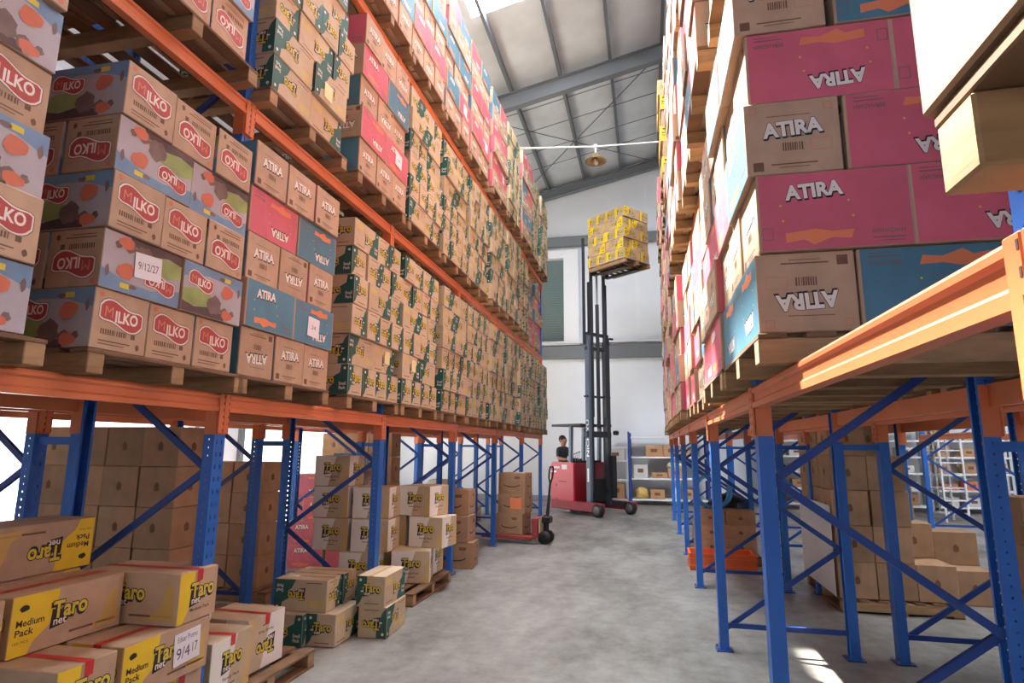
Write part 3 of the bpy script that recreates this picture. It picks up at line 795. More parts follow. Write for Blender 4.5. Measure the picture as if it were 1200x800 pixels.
# right rack --------------------------------------------------------------
XF_R = 0.44
right1 = [[('blue', 'l', 1, (), 'blue', 1), ('blue', 'l', 1)],
          [('pink', 'e', 0, (), 'pink', 1, 'e'), ('pink', 'e', 0), ('pink', 'e', 1)],
          [('blue', 'l', 0, (), 'pink', 1), ('pink', 'l', 0)],
          [('pink', 'e', 1, (), 'pink', 0, 'e'), ('pink', 'e', 0), ('blue', 'e', 0)],
          [('blue', 'l', 0, (), 'blue', 0), ('blue', 'l', 1)]]
yslr = y_slots(1.0, 12)
for lev in range(3):
    for i, y in enumerate(yslr):
        if i == 0: continue                                    # the first half bay stands empty
        if i == 1: yy = 2.42 if lev == 0 else y + 0.05
        else: yy = y + 0.1 + random.uniform(-.05, .05)
        if i == 1 and lev == 0: rows = right1
        elif lev == 2 and i in (7, 8): rows = rnd_rows('yellow', 6)
        else:
            rows = rnd_rows('at', 5)
            if i % 2 == 0: rows = rows[1:] + [rnd_rows('at', 1)[0]]
        xf = XF_R if i == 1 else XF_R + random.uniform(-.07, .05)
        place(-1, lev, i, yy, xf, rows, fill=(lev == 0 and i < 6) or i % 3 == 0)
# the pallet beside the camera, overhanging the aisle
top = pallet(0.385 + 0.57, 0.28, LEV[0] + 0.002, 'sunlit wooden pallet end overhanging the aisle, at the photo\'s right edge', 1.12, 1.14)
zz = top
for ri in range(2):
    for ci in range(2):
        carton('brown', 0.365 + 0.245, 0.855 - 0.24 - ci * 0.485, zz + 0.002, -PI / 2, False, 'big plain carton on the pallet at the right edge, %s row, %s from the far end' % (ORD[ri + 1], ORD[ci + 1]),
               'big cartons on the nearest pallet', scale=(1.04, 1.3, 1.2), extras=('torn',) if ri == 0 and ci == 0 else ())
    zz += 0.34 * 1.2 + 0.004
# pallets of plain cartons on the racks behind
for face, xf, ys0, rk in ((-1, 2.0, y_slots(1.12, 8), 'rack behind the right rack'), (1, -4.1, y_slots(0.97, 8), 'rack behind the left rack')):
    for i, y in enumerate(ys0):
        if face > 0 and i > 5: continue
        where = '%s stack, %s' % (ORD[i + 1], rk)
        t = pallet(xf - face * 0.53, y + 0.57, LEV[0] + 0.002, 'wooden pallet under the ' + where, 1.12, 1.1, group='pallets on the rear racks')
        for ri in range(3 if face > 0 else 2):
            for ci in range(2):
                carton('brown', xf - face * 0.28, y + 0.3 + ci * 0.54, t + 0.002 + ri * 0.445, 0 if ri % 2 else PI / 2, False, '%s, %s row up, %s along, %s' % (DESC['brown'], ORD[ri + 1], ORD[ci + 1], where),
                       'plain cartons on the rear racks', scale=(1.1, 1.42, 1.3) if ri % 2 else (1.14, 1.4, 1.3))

# ------------------------------------------------------------------ goods standing on the floor, left side
G = 'cartons on the floor under the left rack'
# pallet of yellow-printed cartons in the near bay
top = pallet(-3.16, 2.86, 0.0, 'wooden pallet on the floor under the yellow-printed cartons', 1.14, 1.14, group='pallets on the floor', bottom=True)
hy = DIM['yellow'][2] + 0.002
z1 = top + 0.002; z2 = z1 + hy; z3 = z2 + hy; z4 = z3 + hy
carton('yellow', -2.60 - .31, 2.50, z1, 0, 0, 'yellow-printed carton at floor level, nearest the photo corner', G, extras=('tape',))
carton('yellow', -2.60 - .31, 2.85, z1, 0, 0, 'yellow-printed carton at floor level, under the dated carton', G, extras=('tape',))
carton('yellow', -2.62 - .31, 3.21, z1, 0, 0, 'yellow-printed carton end with red tape below the handwritten note', G, extras=('tape',))
carton('yellow', -2.58 - .31, 2.535, z2, 0.02, 0, 'yellow-printed carton with red tape, low in the photo\'s left corner', G, extras=('tape',))
carton('yellow', -2.58 - .1625, 3.045, z2, PI / 2, 0, 'yellow-printed carton wearing a handwritten white note', G, extras=('tape', 'note_hand'))
carton('yellow', -2.60 - .33 - .163, 3.045, z2, PI / 2, 1, 'yellow-printed carton hidden behind the one with the note', G)
carton('yellow', -2.58 - .31, 3.225, z3, 0.03, 0, 'yellow-printed carton with red tape, standing on the dated carton', G, extras=('tape',))
carton('yellow', -2.93 - .1625, 2.74, z3, PI / 2 - 0.02, 0, 'large yellow-printed carton lying lengthwise, left of the one on the dated carton', G, extras=('tape',))
carton('yellow', -2.93 - .1625, 2.08, z3, PI / 2, 0, 'yellow-printed carton cut by the left edge of the photo', G)
carton('yellow', -3.30 - .1625, 2.80, z3, PI / 2, 1, 'upside-down yellow-printed carton behind the large one', G)
carton('yellow', -3.30 - .1625, 2.86, z4, PI / 2, 1, 'upside-down yellow-printed carton topping the near floor pile', G)
carton('yellow', -3.30 - .1625, 2.20, z4, PI / 2, 1, 'upside-down yellow-printed carton at the left edge, atop the near pile', G)
# second pallet with the pale cartons
top = pallet(-3.16, 4.05, 0.0, 'worn wooden pallet on the floor beside the green cartons', 1.14, 1.14, group='pallets on the floor', bottom=True)
carton('family', -2.64 - .225, 3.66, top + .002, 0.04, 0, 'pale yellow-logo carton with a torn lid near the blue upright', G, scale=(1, 1, 1), extras=('tape',))
carton('family', -2.72 - .225, 4.16, top + .002, -0.03, 1, 'pale yellow-logo carton at the far end of the worn pallet', G, extras=('tape',))
carton('family', -3.22 - .225, 3.72, top + .002, 0.02, 0, 'pale yellow-logo carton in the second row of the worn pallet', G)
carton('family', -3.0 - .225, 3.7, top + .364, 0.0, 1, 'pale yellow-logo carton on top, behind the blue upright', G)
# green-printed cartons on the floor
hg = DIM['green'][2]
carton('green', -3.18, 5.10, .001, 0.06, 0, 'green-printed carton on the floor, leftmost of the bottom row', G)
carton('green', -2.80, 5.30, .001, PI / 2 + .03, 0, 'green-printed carton on the floor, middle of the bottom row', G)
carton('green', -3.02, 5.20, .001 + hg, 0.05, 1, 'upside-down green-printed carton on the low floor pile', G, extras=('ctape',))
carton('green', -3.02, 5.50, .001 + hg, 0.05, 0, 'green-printed carton behind the upside-down one on the floor pile', G, extras=('ctape',))
carton('green', -3.18, 5.50, .001, 0.04, 0, 'green-printed carton at the back of the bottom row', G)
carton('green', -2.475, 5.62, .001, PI / 2 + .05, 1, 'upside-down green-printed carton on the floor beside the aisle', G)
carton('green', -2.49, 5.60, .001 + hg, PI / 2 + .02, 0, 'green-printed carton on top of the pair beside the aisle', G, extras=('ctape',))
# pallet of pale yellow-logo cartons
top = pallet(-3.10, 7.10, 0.0, 'wooden pallet on the floor carrying the pale yellow-logo cartons', 1.3, 1.2, group='pallets on the floor', bottom=True)
zf = [top + .002 + k * .362 for k in range(5)]
fam = [(-2.78, 7.12, 0, .25, 'lowest carton at the aisle corner'), (-3.28, 6.86, 0, .05, 'lowest carton left of the corner one'), (-2.86, 7.62, 0, .0, 'lowest carton behind the corner one'), (-3.36, 7.4, 0, 0, 'lowest carton deep in the pile'),
       (-2.62, 7.36, 1, -.12, 'bulging carton overhanging the aisle'), (-3.18, 6.92, 1, .08, 'second-layer carton facing the aisle end'), (-3.66, 6.92, 1, .0, 'second-layer carton at the left'), (-3.16, 7.46, 1, 0, 'second-layer carton at the back'),
       (-3.22, 7.0, 2, .1, 'third-layer carton left of the wide one'), (-2.76, 7.40, 2, -.25, 'top carton turned toward the camera'), (-3.70, 6.96, 2, 0, 'third-layer carton by the upright'),
       (-3.72, 6.98, 3, .03, 'fourth-layer carton high in the pile')]
for (x, y, l, rz, s) in fam:
    carton('family', x, y, zf[l], rz, l == 0 and x < -3.3, 'pale yellow-logo %s on the mid-aisle pallet' % s, G, extras=('tape',) if False else ())
# dim stacks of plain cartons standing under the rear rack
def pile(kind, x0, y0, nx, ny, heights, what, rz=0.0, z0=0.001, scale=(1, 1, 1), group='plain cartons on the floor', gap=0.004):
    L, W, H = [a * b for a, b in zip(DIM[kind], scale)]
    for i in range(nx):
        for j in range(ny):
            h = heights[i][j] if isinstance(heights[0], (list, tuple)) else heights[i]
            for k in range(h):
                carton(kind, x0 + i * (L + gap) + L / 2 + random.uniform(-.008, .008), y0 + j * (W + gap) + W / 2, z0 + k * (H + .001), rz + random.uniform(-.01, .01), False,
                       '%s, layer %s, %s across, %s deep, %s' % (DESC[kind], ORD[k + 1], ORD[i + 1], ORD[j + 1], what), group, scale=scale)
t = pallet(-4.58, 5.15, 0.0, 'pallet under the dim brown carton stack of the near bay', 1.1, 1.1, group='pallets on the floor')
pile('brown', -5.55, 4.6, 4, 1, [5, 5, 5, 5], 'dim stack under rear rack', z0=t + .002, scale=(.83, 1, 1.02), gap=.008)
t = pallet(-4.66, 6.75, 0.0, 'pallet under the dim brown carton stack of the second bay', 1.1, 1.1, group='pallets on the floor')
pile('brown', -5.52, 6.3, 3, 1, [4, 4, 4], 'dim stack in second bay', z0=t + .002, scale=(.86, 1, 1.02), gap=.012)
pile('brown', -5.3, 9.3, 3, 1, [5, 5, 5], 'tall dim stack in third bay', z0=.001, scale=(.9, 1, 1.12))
# pink and blue cartons seen beyond the near pallets
pk = [('pink', -4.75, 8.2, 0), ('pink', -4.15, 8.2, 0), ('pink', -4.75, 8.2, 1), ('pink', -4.17, 8.2, 1), ('pink', -4.55, 8.2, 2), ('pink', -4.95, 8.62, 3), ('blue', -4.36, 8.64, 3), ('blue', -4.36, 8.64, 4), ('blue', -4.34, 8.64, 2), ('pink', -4.93, 8.62, 2)]
for n, (k, x, y, l) in enumerate(pk):
    carton(k, x, y, .001 + l * .319, 0, n % 2 == 1 and l < 4, '%s in the floor stack beyond the blue upright, layer %s, %s' % (DESC[k], ORD[l + 1], ['left', 'right', 'left', 'right', 'centre', 'rear left', 'rear right', 'topmost', 'rear right', 'rear left'][n]), G)
# mixed cartons toward the far end
for n, (k, x, y, l, rz, s) in enumerate([
        ('smile', -2.72, 8.75, 0, .1, 'lowest, behind the pale pile'), ('smile', -2.78, 8.75, 1, 0, 'second, behind the pale pile'), ('smile', -2.8, 8.8, 2, .05, 'top, behind the pale pile'),
        ('brown', -3.3, 9.6, 0, 0, ''), ('brown', -3.3, 9.6, 1, .05, ''), ('brown', -3.35, 9.6, 2, 0, '')]):
    lab = ('brown carton with smile print, %s' % s) if k == 'smile' else 'plain brown carton, layer %s of the small pile past the pale cartons' % ORD[l + 1]
    carton(k, x, y, .001 + l * (DIM[k][2] + .001), rz, False, lab, G)
for n, (k, x, y, z, rz, s) in enumerate([('yellow', -4.5, 11.2, .001, 0, 'lowest'), ('yellow', -4.5, 11.2, .282, 0, 'second'), ('yellow', -4.5, 11.2, .563, 0, 'third'), ('family', -3.85, 11.3, .001, 0, ''), ('family', -3.85, 11.3, .362, 0, ''), ('family', -3.85, 11.3, .723, 0, '')]):
    carton(k, x, y, z, rz, False, ('yellow-printed carton, %s of the pile before the far doors' % s) if k == 'yellow' else 'pale yellow-logo carton, layer %s beside the far yellow pile' % ORD[n - 2], G, scale=(1.2, 1.2, 1) if k == 'yellow' else (1, 1, 1))
for n, (x, y, l) in enumerate([(-4.9, 14.0, 0), (-4.9, 14.0, 1), (-4.2, 14.2, 0)]):
    carton('pink', x, y, .001 + l * .319, 0, False, 'pink-sided carton on the floor at the rack\'s far end, ' + ['lower', 'upper', 'single'][n], G)

# ------------------------------------------------------------------ goods on the floor, right side
GR = 'cartons on the floor behind the right rack'
t = pallet(2.55, 8.1, 0.0, 'pallet on the floor under the brown cartons behind right rack', 1.45, 1.15, group='pallets on the floor', bottom=True)
pile('brown', 1.97, 7.42, 3, 3, [[5, 5, 5], [4, 5, 5], [1, 2, 3]], 'pallet behind right rack', z0=t + .002, scale=(.82, 1.25, 1.1), group=GR)
pile('brown', 3.3, 8.0, 1, 2, [[1, 2]], 'beside that pallet', scale=(1, 1, 1.1), group=GR)
pile('brown', 2.64, 5.2, 2, 1, [4, 4], 'stack at the right photo edge', scale=(.95, 1.0, 1.0), group=GR)
bb = MB(); bb.box((1.945, 8.12, .62), (.006, 1.36, .95), mat('lit_side_white', (236, 238, 240), .25), ch=.002)  # white sheet added, its colour standing in for light on the carton sides
tag(bb.obj('lit_side_sheet'), 'white sheet standing in for the sunlit side of the brown carton stack', 'sunlit side sheet')
t = pallet(1.13, 10.6, 0.0, 'pallet on the floor under the hose and crates', 1.5, 0.95, group='pallets on the floor', bottom=True)
pile('brown', 0.70, 9.92, 2, 2, [[3, 2], [3, 2]], 'low pile with blue hose', z0=t + .002, scale=(.94, 1.3, .62), group=GR)
crate_m = mat('orange_plastic', (226, 104, 48), .5)
cr = empty('crate', (1.0, 9.55, 0.0)); tag(cr, 'shallow orange plastic crate on the floor behind the uprights', 'crate')
bb = MB()
for (c, s) in (((0, 0, .01), (.9, .5, .02)), ((0, -.24, .12), (.9, .02, .22)), ((0, .24, .12), (.9, .02, .22)), ((-.44, 0, .12), (.02, .46, .22)), ((.44, 0, .12), (.02, .46, .22))): bb.box(c, s, crate_m)
bb.obj('crate_body', cr)
bb = MB()
for z in (.06, .16, .225):
    for sy in (-1, 1): bb.box((0, sy * .256, z), (.92, .012, .02), crate_m)
bb.obj('rim', cr)
hose_m = mat('blue_hose', (70, 150, 210), .35)
hz = 0.136 + 3 * .212 + .03
P = []
for k in range(90):
    a = k * 2 * PI / 22; P.append((1.0 + (.26 + .02 * math.sin(k * .7)) * math.cos(a), 10.05 + (.1 + k * .002), hz + .24 + .25 * math.sin(a)))
bb = MB(); bb.tube(P, .02, hose_m, 6); tag(bb.obj('hose', smooth=True), 'coiled pale blue hose standing on the low carton pile', 'hose')
def bag(name, loc, s, m, label, cat, seed):
    r = random.Random(seed); bm = bmesh.new(); bmesh.ops.create_icosphere(bm, subdivisions=3, radius=1)
    ph = [r.uniform(0, 6) for _ in range(6)]
    for v in bm.verts:
        c = v.co; k = 1 + .08 * math.sin(4 * c.x + ph[0]) + .08 * math.sin(5 * c.y + ph[1]) + .06 * math.sin(7 * c.z + ph[2] + 3 * c.x)
        c.x *= k; c.y *= k
        if c.z < -.5: c.z = -.5 - (abs(c.z) - .5) * .15
        c.z = (c.z + .575) ; c.x *= s[0] / 2; c.y *= s[1] / 2; c.z *= s[2] / 1.575
    me = bpy.data.meshes.new(name); bm.to_mesh(me); bm.free(); me.materials.append(m); me.shade_smooth()
    o = put(name, me, None, loc); tag(o, label, cat); return o
bag('sack', (1.32, 10.95, .136 + 2 * .212 + .004), (.8, .7, .4), mat('black_plastic', (30, 30, 33), .4), 'slumped black plastic sack on the low carton pile', 'sack', 3)

# ------------------------------------------------------------------ put the planned cartons into the scene
def note_mesh(kind, f_u, w, h, m, lines, z_off, rot=0.0, v=0.0):
    L, W, H = DIM[kind]; b = MB(); F = faces(b, L, W, H)['back' if abs(rot) > 2 else 'front']
    P = [(-w / 2, -h / 2), (w / 2, -h / 2), (w / 2, h / 2), (-w / 2, h / 2)]
    c, s = math.cos(rot), math.sin(rot)
    P = [(f_u + a * c - q * s, v + a * s + q * c) for a, q in P]
    b.add([F.at(a, q, 8) for a, q in P] + [F.at(a, q, 11) for a, q in P], [(3, 2, 1, 0), (4, 5, 6, 7), (0, 1, 5, 4), (1, 2, 6, 5), (2, 3, 7, 6), (3, 0, 4, 7)], m)
    for (s_, a, q, tw, th) in lines: F.text(s_, f_u + a * c - q * s, v + a * s + q * c, tw, th, ink, 12, 0.0, rot)
    return b.mesh('paper_note')
_EX = {}
def extra(kind, ex, flip):
    k = (kind, ex, flip)
    if k in _EX: return _EX[k]
    L, W, H = DIM[kind]; rot = PI if flip else 0.0
    if ex == 'note_date': r = ('paper_note', note_mesh(kind, -0.02, .17, .13, paper, [('9/12/27', 0, 0, .13, .04)], 8, rot + .06, -.02), 'white paper note with a pencilled date')
    elif ex == 'note': r = ('paper_note', note_mesh(kind, .02, .16, .15, paper, [('24', 0, 0, .06, .03)], 8, rot - .05, .02), 'plain white paper sheet taped on')
    elif ex == 'sticker': r = ('sticker', note_mesh(kind, .06, .12, .13, paper_y, [], 8, rot, .03), 'pale yellow paper sticker')
    elif ex == 'note_hand': r = ('paper_note', note_mesh(kind, .13, .2, .17, paper, [('Edisar Promo', 0, .05, .15, .03), ('9/4', -.03, -.025, .1, .06), ('17', .06, -.02, .04, .05)], 8, rot + .05, .02), 'white note with handwriting')
    elif ex == 'torn':
        b = MB(); y = -W / 2
        b.add([(-.17, y - .003, -.10), (-.13, y - .012, -.11), (-.12, y - .014, -.05), (-.15, y - .004, -.03), (-.14, y - .02, .0), (-.12, y - .004, .02)], [(0, 1, 2, 3), (3, 2, 4), (2, 5, 4)], tape_clear)
        r = ('torn_tape', b.mesh('torn_tape'), 'loose torn strip of tape')
    elif ex in ('tape', 'ctape'):
        tm = tape_red if ex == 'tape' and kind == 'yellow' else tape_clear
        if ex == 'tape' and kind == 'family': tm = tape_red
        b = MB(); w = .024; g = .0025; hx = L / 2 + g - .0015; hz = (H / 2 + g - .0015) * (-1 if flip else 1); lo_ = hz - (.065 if hz > 0 else -.065)
        prof = [(-hx, lo_), (-hx, hz), (hx, hz), (hx, lo_)]
        b.add([(x, y, z) for x, z in prof for y in (-w, w)], [(0, 1, 3, 2), (2, 3, 5, 4), (4, 5, 7, 6)], tm)
        r = ('packing_tape', b.mesh('packing_tape'), 'red packing tape' if tm is tape_red else 'clear packing tape')
    _EX[k] = r; return r
by_kind = {}
for p in PLAN: by_kind.setdefault(p['kind'], []).append(p)
def importance(p):
    c = p['M'].translation - cam.location; d = FWD.dot(c)
    if d < .3: return 1e-9 if c.y > -1 else 0
    u = RIGHT.dot(c) / d * FPX; v = DOWN.dot(c) / d * FPX
    if abs(u) > 680 or abs(v) > 480: return 1e-8
    w = 1.0 / d ** 2
    if c.x > 0 and c.z > .3: w *= (.35 + .65 * min(1, 2.5 / c.y))
    if 'deep' in p['label']: w *= .4
    return w
CAP = 290
for kind, L in by_kind.items():
    L.sort(key=importance, reverse=True)
    L[:] = [p for p in L if importance(p) > 0]
    rest = MB()
    for i, p in enumerate(L):
        if i < CAP and importance(p) > 1e-7:
            o = put(NAME[kind], CM[kind]); o.matrix_world = p['M']
            tag(o, p['label'], 'carton', p['group'])
            for ex in p['extras']:
                nm, me, lb = extra(kind, ex, bool(p['flip'])); c = put(nm, me, o); c['label'] = lb
        else:
            me = CM_LO[kind]; off = len(rest.v); M = p['M']
            rest.v += [tuple(M @ v.co) for v in me.vertices]
            mi = [rest.mi(m) for m in me.materials]
            for f in me.polygons: rest.f.append([k + off for k in f.vertices]); rest.m.append(mi[f.material_index])
    if rest.v:
        o = rest.obj(NAME[kind] + '_remainder', recalc=False)
        tag(o, 'the many remaining small %ss far down the racks, and those out of view' % DESC[kind], 'cartons', kind='stuff')
print('CARTONS', {k: len(v) for k, v in by_kind.items()})

# ------------------------------------------------------------------ reach truck
ta = math.atan2(-0.64, 0.77)
TR = empty('forklift', (-0.80, 16.0, 0.0), ta)
tag(TR, 'red reach truck with a tall black mast lifting a pallet', 'forklift')
def part(fn, name, parent=None, smooth=False):
    b = MB(); fn(b); return b.obj(name, parent or TR, smooth=smooth)
# local axes: x forward, y to its left; the camera sees the -y side
def side(y0, y1):
    def f(b):
        o = [(-1.80, .10), (-1.0, .10), (-0.92, .3), (-0.92, 1.26), (-0.98, 1.32), (-1.74, 1.32), (-1.80, 1.24)]
        b.extrude(o, (0, y0, 0), (1, 0, 0), (0, 0, 1), (0, 1, 0), y1 - y0, truck_red)
    return f
sp_ = part(side(-.62, -.56), 'side_panel'); part(side(.56, .62), 'side_panel')
part(lambda b: b.box((-1.66, .30, .70), (.24, .5, 1.14), truck_red, ch=.01), 'rear_panel')
part(lambda b: b.box((-1.14, 0, .72), (.44, 1.12, 1.18), mat('truck_deep_red', (130, 24, 36), .4), ch=.02), 'battery_box')
part(lambda b: b.box((-1.57, 0, .2), (.42, 1.12, .12), mast_m), 'operator_floor')
part(lambda b: [b.box((-1.16, 0, 1.335), (.38, 1.0, .05), dark_m, ch=.01), b.box((-1.22, -.2, 1.38), (.14, .3, .06), dark_m, ch=.02)], 'dashboard')
for k in range(4): part(lambda b, k=k: (b.tube([(-1.2 + k * .07, -.34, 1.36), (-1.17 + k * .07, -.34, 1.52 + k * .02)], .008, steel, 6), b.lathe([(.0, 0), (.018, .01), (.018, .03), (.0, .045)], (-1.17 + k * .07, -.34, 1.51 + k * .02), dark_m, 8)), 'lever')
def stripes(b):
    F = Face(b, (-1.38, -.62, .8), (1, 0, 0), (0, 0, 1), (0, -1, 0))
    F.rect(-.4, -.08, .35, .40, white_m, 3); F.rect(-.4, -.2, .24, .28, white_m, 3); F.rect(.02, .22, .33, .45, white_m, 3)
part(stripes, 'decal', sp_)
def seams(b):
    F = Face(b, (-1.38, -.62, .8), (1, 0, 0), (0, 0, 1), (0, -1, 0))
    F.rect(-.1, .2, -.0, .02, dark_m, 3); F.rect(-.22, -.18, -.12, -.06, dark_m, 3); F.rect(-.22, -.18, -.5, -.44, dark_m, 3)
part(seams, 'vent', sp_)
wheel_m = mat('wheel_grey', (96, 84, 86), .5)
for sy in (-1, 1):
    lg = part(lambda b: b.box((-.80, sy * .60, .22), (1.82, .17, .22), truck_dkred, ch=.015), 'outrigger_leg')
    def wh(b):
        b.lathe([(.05, -.07), (.15, -.07), (.165, -.05), (.165, .05), (.15, .07), (.05, .07)], (0, sy * .60 - .06, .165), dark_m, 20, 'Y')
        b.lathe([(.03, -.085), (.11, -.08), (.11, .0)], (0, sy * .60 - .06, .165), wheel_m, 16, 'Y')
    part(wh, 'wheel', lg, True)
part(lambda b: b.lathe([(.04, -.06), (.1, -.06), (.1, .06), (.04, .06)], (-1.6, 0, .101), dark_m, 18, 'Y'), 'wheel')
part(lambda b: b.box((-.5, -.44, .28), (.8, .1, .1), mast_m), 'reach_rail'); part(lambda b: b.box((-.5, .44, .28), (.8, .1, .1), mast_m), 'reach_rail')
# mast: outer, middle and inner channels, one pair each
MX = -.58
for sy in (-1, 1):
    om = part(lambda b: b.box((MX, sy * .36, 2.45), (.15, .10, 4.5), mast_l if sy < 0 else mast_m, ch=.01), 'outer_mast_rail')
    part(lambda b: b.box((MX + .02, sy * .30, 3.4), (.12, .06, 5.6), mast_m, ch=.008), 'middle_mast_rail')
    part(lambda b: b.box((MX + .04, sy * .245, 4.9), (.10, .05, 4.8), mast_m, ch=.008), 'inner_mast_rail')
    part(lambda b: b.tube([(MX - .1, sy * .33, .4), (MX - .1, sy * .33, 4.6)], .035, mast_m, 8), 'tilt_cylinder')
    if sy < 0:
        def nm(b):
            F = Face(b, (MX, sy * .36 - .05, 1.95), (0, 0, 1), (-1, 0, 0), (0, -1, 0))
            F.text('NICHIYU', 0, 0, .95, .085, white_m, 3, .02)
        part(nm, 'maker_lettering', om)
        part(lambda b: Face(b, (MX, sy * .36 - .05, 1.0), (0, 0, 1), (-1, 0, 0), (0, -1, 0)).rect(-.17, .17, -.03, .03, white_m, 3), 'white_sticker', om)
part(lambda b: b.tube([(MX + .02, 0, 2.2), (MX + .02, 0, 5.6)], .05, mast_m, 10), 'lift_cylinder')
part(lambda b: b.tube([(MX + .02, 0, 5.6), (MX + .02, 0, 6.6)], .03, steel, 10), 'lift_piston')
part(lambda b: b.tube([(MX - .06, -.12, .6), (MX - .06, -.12, 6.4)], .012, dark_m, 6), 'hydraulic_hose')
for z, t in ((2.05, .16), (3.05, .05), (4.35, .1), (4.75, .08)):
    part(lambda b: b.box((MX - .02, 0, z), (.12, .92 if z < 4 else .84, t), mast_m, ch=.008), 'mast_crossbar')
part(lambda b: b.box((MX - .12, 0, .6), (.1, .7, .6), dark_m, ch=.02), 'carriage_guard')
part(lambda b: b.box((MX + .1, .42, .95), (.16, .14, 1.1), dark_m, ch=.01), 'hose_cover')
FZ = 6.36
part(lambda b: [b.box((MX + .12, 0, FZ + .24), (.06, .8, .1), mast_m), b.box((MX + .12, 0, FZ + .5), (.06, .8, .1), mast_m)], 'fork_carriage')
for sy in (-1, 1):
    part(lambda b: [b.box((MX + .18, sy * .25, FZ + .28), (.05, .12, .6), mast_m, ch=.005), b.box((MX + .74, sy * .25, FZ + .0), (1.16, .12, .045), mast_m, ch=.01)], 'fork')
part(lambda b: b.box((MX - .06, -.43, 5.95), (.07, .06, 3.0), mast_m, ch=.006), 'chain_guide')
part(lambda b: b.tube([(MX, .5, 4.7), (MX, .62, 4.7)], .03, dark_m, 8), 'mast_lamp')
part(lambda b: b.box((MX + .14, .52, 2.1), (.16, .12, .12), dark_m, ch=.03), 'headlamp')
# overhead guard
for (x, y) in ((-1.1, -.54), (-1.72, .54), (-1.1, .54)):
    part(lambda b: b.bar((x, y, 1.3), (x + .03, y, 2.26), .08, .09, mast_l, up=(0, 1, 0)), 'guard_post')
part(lambda b: [b.box((-1.23, y, 2.30), (1.15, .07, .06), mast_m, ch=.008) for y in (-.56, .56)] + [b.box((x, 0, 2.30), (.05, 1.06, .05), mast_m) for x in (-1.78, -1.6, -1.4, -1.2, -1.0, -.7)], 'overhead_guard')

# the lifted load: a pallet and yellow-printed cartons, turned with the truck
Rz = Matrix.Rotation(ta, 3, 'Z')
def tl(x, y, z): return Vector((-0.80, 16.0, 0)) + Rz @ Vector((x, y, z))
pc = tl(MX + .86, 0, 0)
lp_top = pallet(pc.x, pc.y, FZ + .024, 'raised wooden pallet carried on the reach truck forks', 1.0, 1.3, rz=ta, group='pallets off the racks')
n0 = len(PLAN)
GL = 'yellow-printed cartons on the raised pallet'
Ly, Wy, Hy = DIM['yellow']
for ri in range(5):
    z = lp_top + .002 + ri * (Hy + .002)
    def ly_(x, y, o, c, s):
        p = tl(MX + .86 + x, y, 0)
        carton('yellow', p.x, p.y, z, ta + (PI / 2 if o == 'e' else 0) + random.uniform(-.02, .02), random.random() < .4 and ri > 0, 'yellow-printed carton on the raised pallet, %s row up, %s %s' % (ORD[ri + 1], ORD[c], s), GL)
    if ri % 2 == 0:
        for c in range(4): ly_(-.5 + c * .33, -.5 + Ly / 2, 'e', c + 1, 'on the long side')
        for c in range(2): ly_(.49 - c * .63, .33, 'l', c + 1, 'behind') if False else None
        ly_(.335, .31, 'l', 1, 'on the short side')
    else:
        for c in range(2): ly_(-.335 + c * .63, -.5 + Wy / 2, 'l', c + 1, 'on the long side')
        ly_(.46, .16, 'e', 1, 'on the short side')
for p in PLAN[n0:]:
    o = put(NAME['yellow'], CM['yellow']); o.matrix_world = p['M']; tag(o, p['label'], 'carton', p['group'])

# ------------------------------------------------------------------ the driver, standing in the truck and looking up at the load
skin = mat('skin', (178, 126, 98), .55); shirt = mat('dark_shirt', (40, 40, 46), .8); jeans = mat('pale_jeans', (150, 162, 184), .8); hair_m = mat('dark_hair', (34, 28, 28), .6); shoe = mat('shoe_dark', (30, 28, 28), .6)
def skin_mesh(name, verts, edges, radii, root=0, sub=2):
    me = bpy.data.meshes.new(name); me.from_pydata(verts, edges, [])
    o = bpy.data.objects.new(name, me); COL.objects.link(o)
    sk = o.modifiers.new('skin', 'SKIN'); sk.use_smooth_shade = True
    for i, r in enumerate(radii): me.skin_vertices[0].data[i].radius = r if isinstance(r, tuple) else (r, r); me.skin_vertices[0].data[i].use_root = (i == root)
    ss = o.modifiers.new('sub', 'SUBSURF'); ss.levels = sub; ss.render_levels = sub
    dg = bpy.context.evaluated_depsgraph_get(); out = bpy.data.meshes.new_from_object(o.evaluated_get(dg)); out.name = name
    bpy.data.objects.remove(o); return out
V = [(0, 0, .90), (0, 0, 1.05), (-.01, 0, 1.22), (-.02, 0, 1.38), (0, 0, 1.47), (.03, 0, 1.555), (.03, 0, 1.62), (.01, 0, 1.69),      # pelvis..head
     (0, -.17, 1.39), (.06, -.23, 1.16), (.28, -.20, 1.12), (.37, -.17, 1.14),                                                 # right arm
     (0, .17, 1.39), (.06, .23, 1.16), (.28, .20, 1.12), (.37, .17, 1.14),                                                     # left arm
     (0, -.10, .84), (.03, -.11, .48), (0, -.11, .09), (.14, -.12, .04), (0, .10, .84), (.03, .11, .48), (0, .11, .09), (.14, .12, .04), (.135, 0, 1.63)]
Ed = [(0, 1), (1, 2), (2, 3), (3, 4), (4, 5), (5, 6), (6, 7), (3, 8), (8, 9), (9, 10), (10, 11), (3, 12), (12, 13), (13, 14), (14, 15), (0, 16), (16, 17), (17, 18), (18, 19), (0, 20), (20, 21), (21, 22), (22, 23), (6, 24)]
Rd = [(.15, .11), (.14, .10), (.155, .11), (.13, .10), .06, .075, .10, .085, .07, .05, .038, .035, .07, .05, .038, .035, .09, .062, .045, .04, .09, .062, .045, .04, .018]
me = skin_mesh('person', V, Ed, Rd)
for m in (skin, shirt, jeans, shoe): me.materials.append(m)
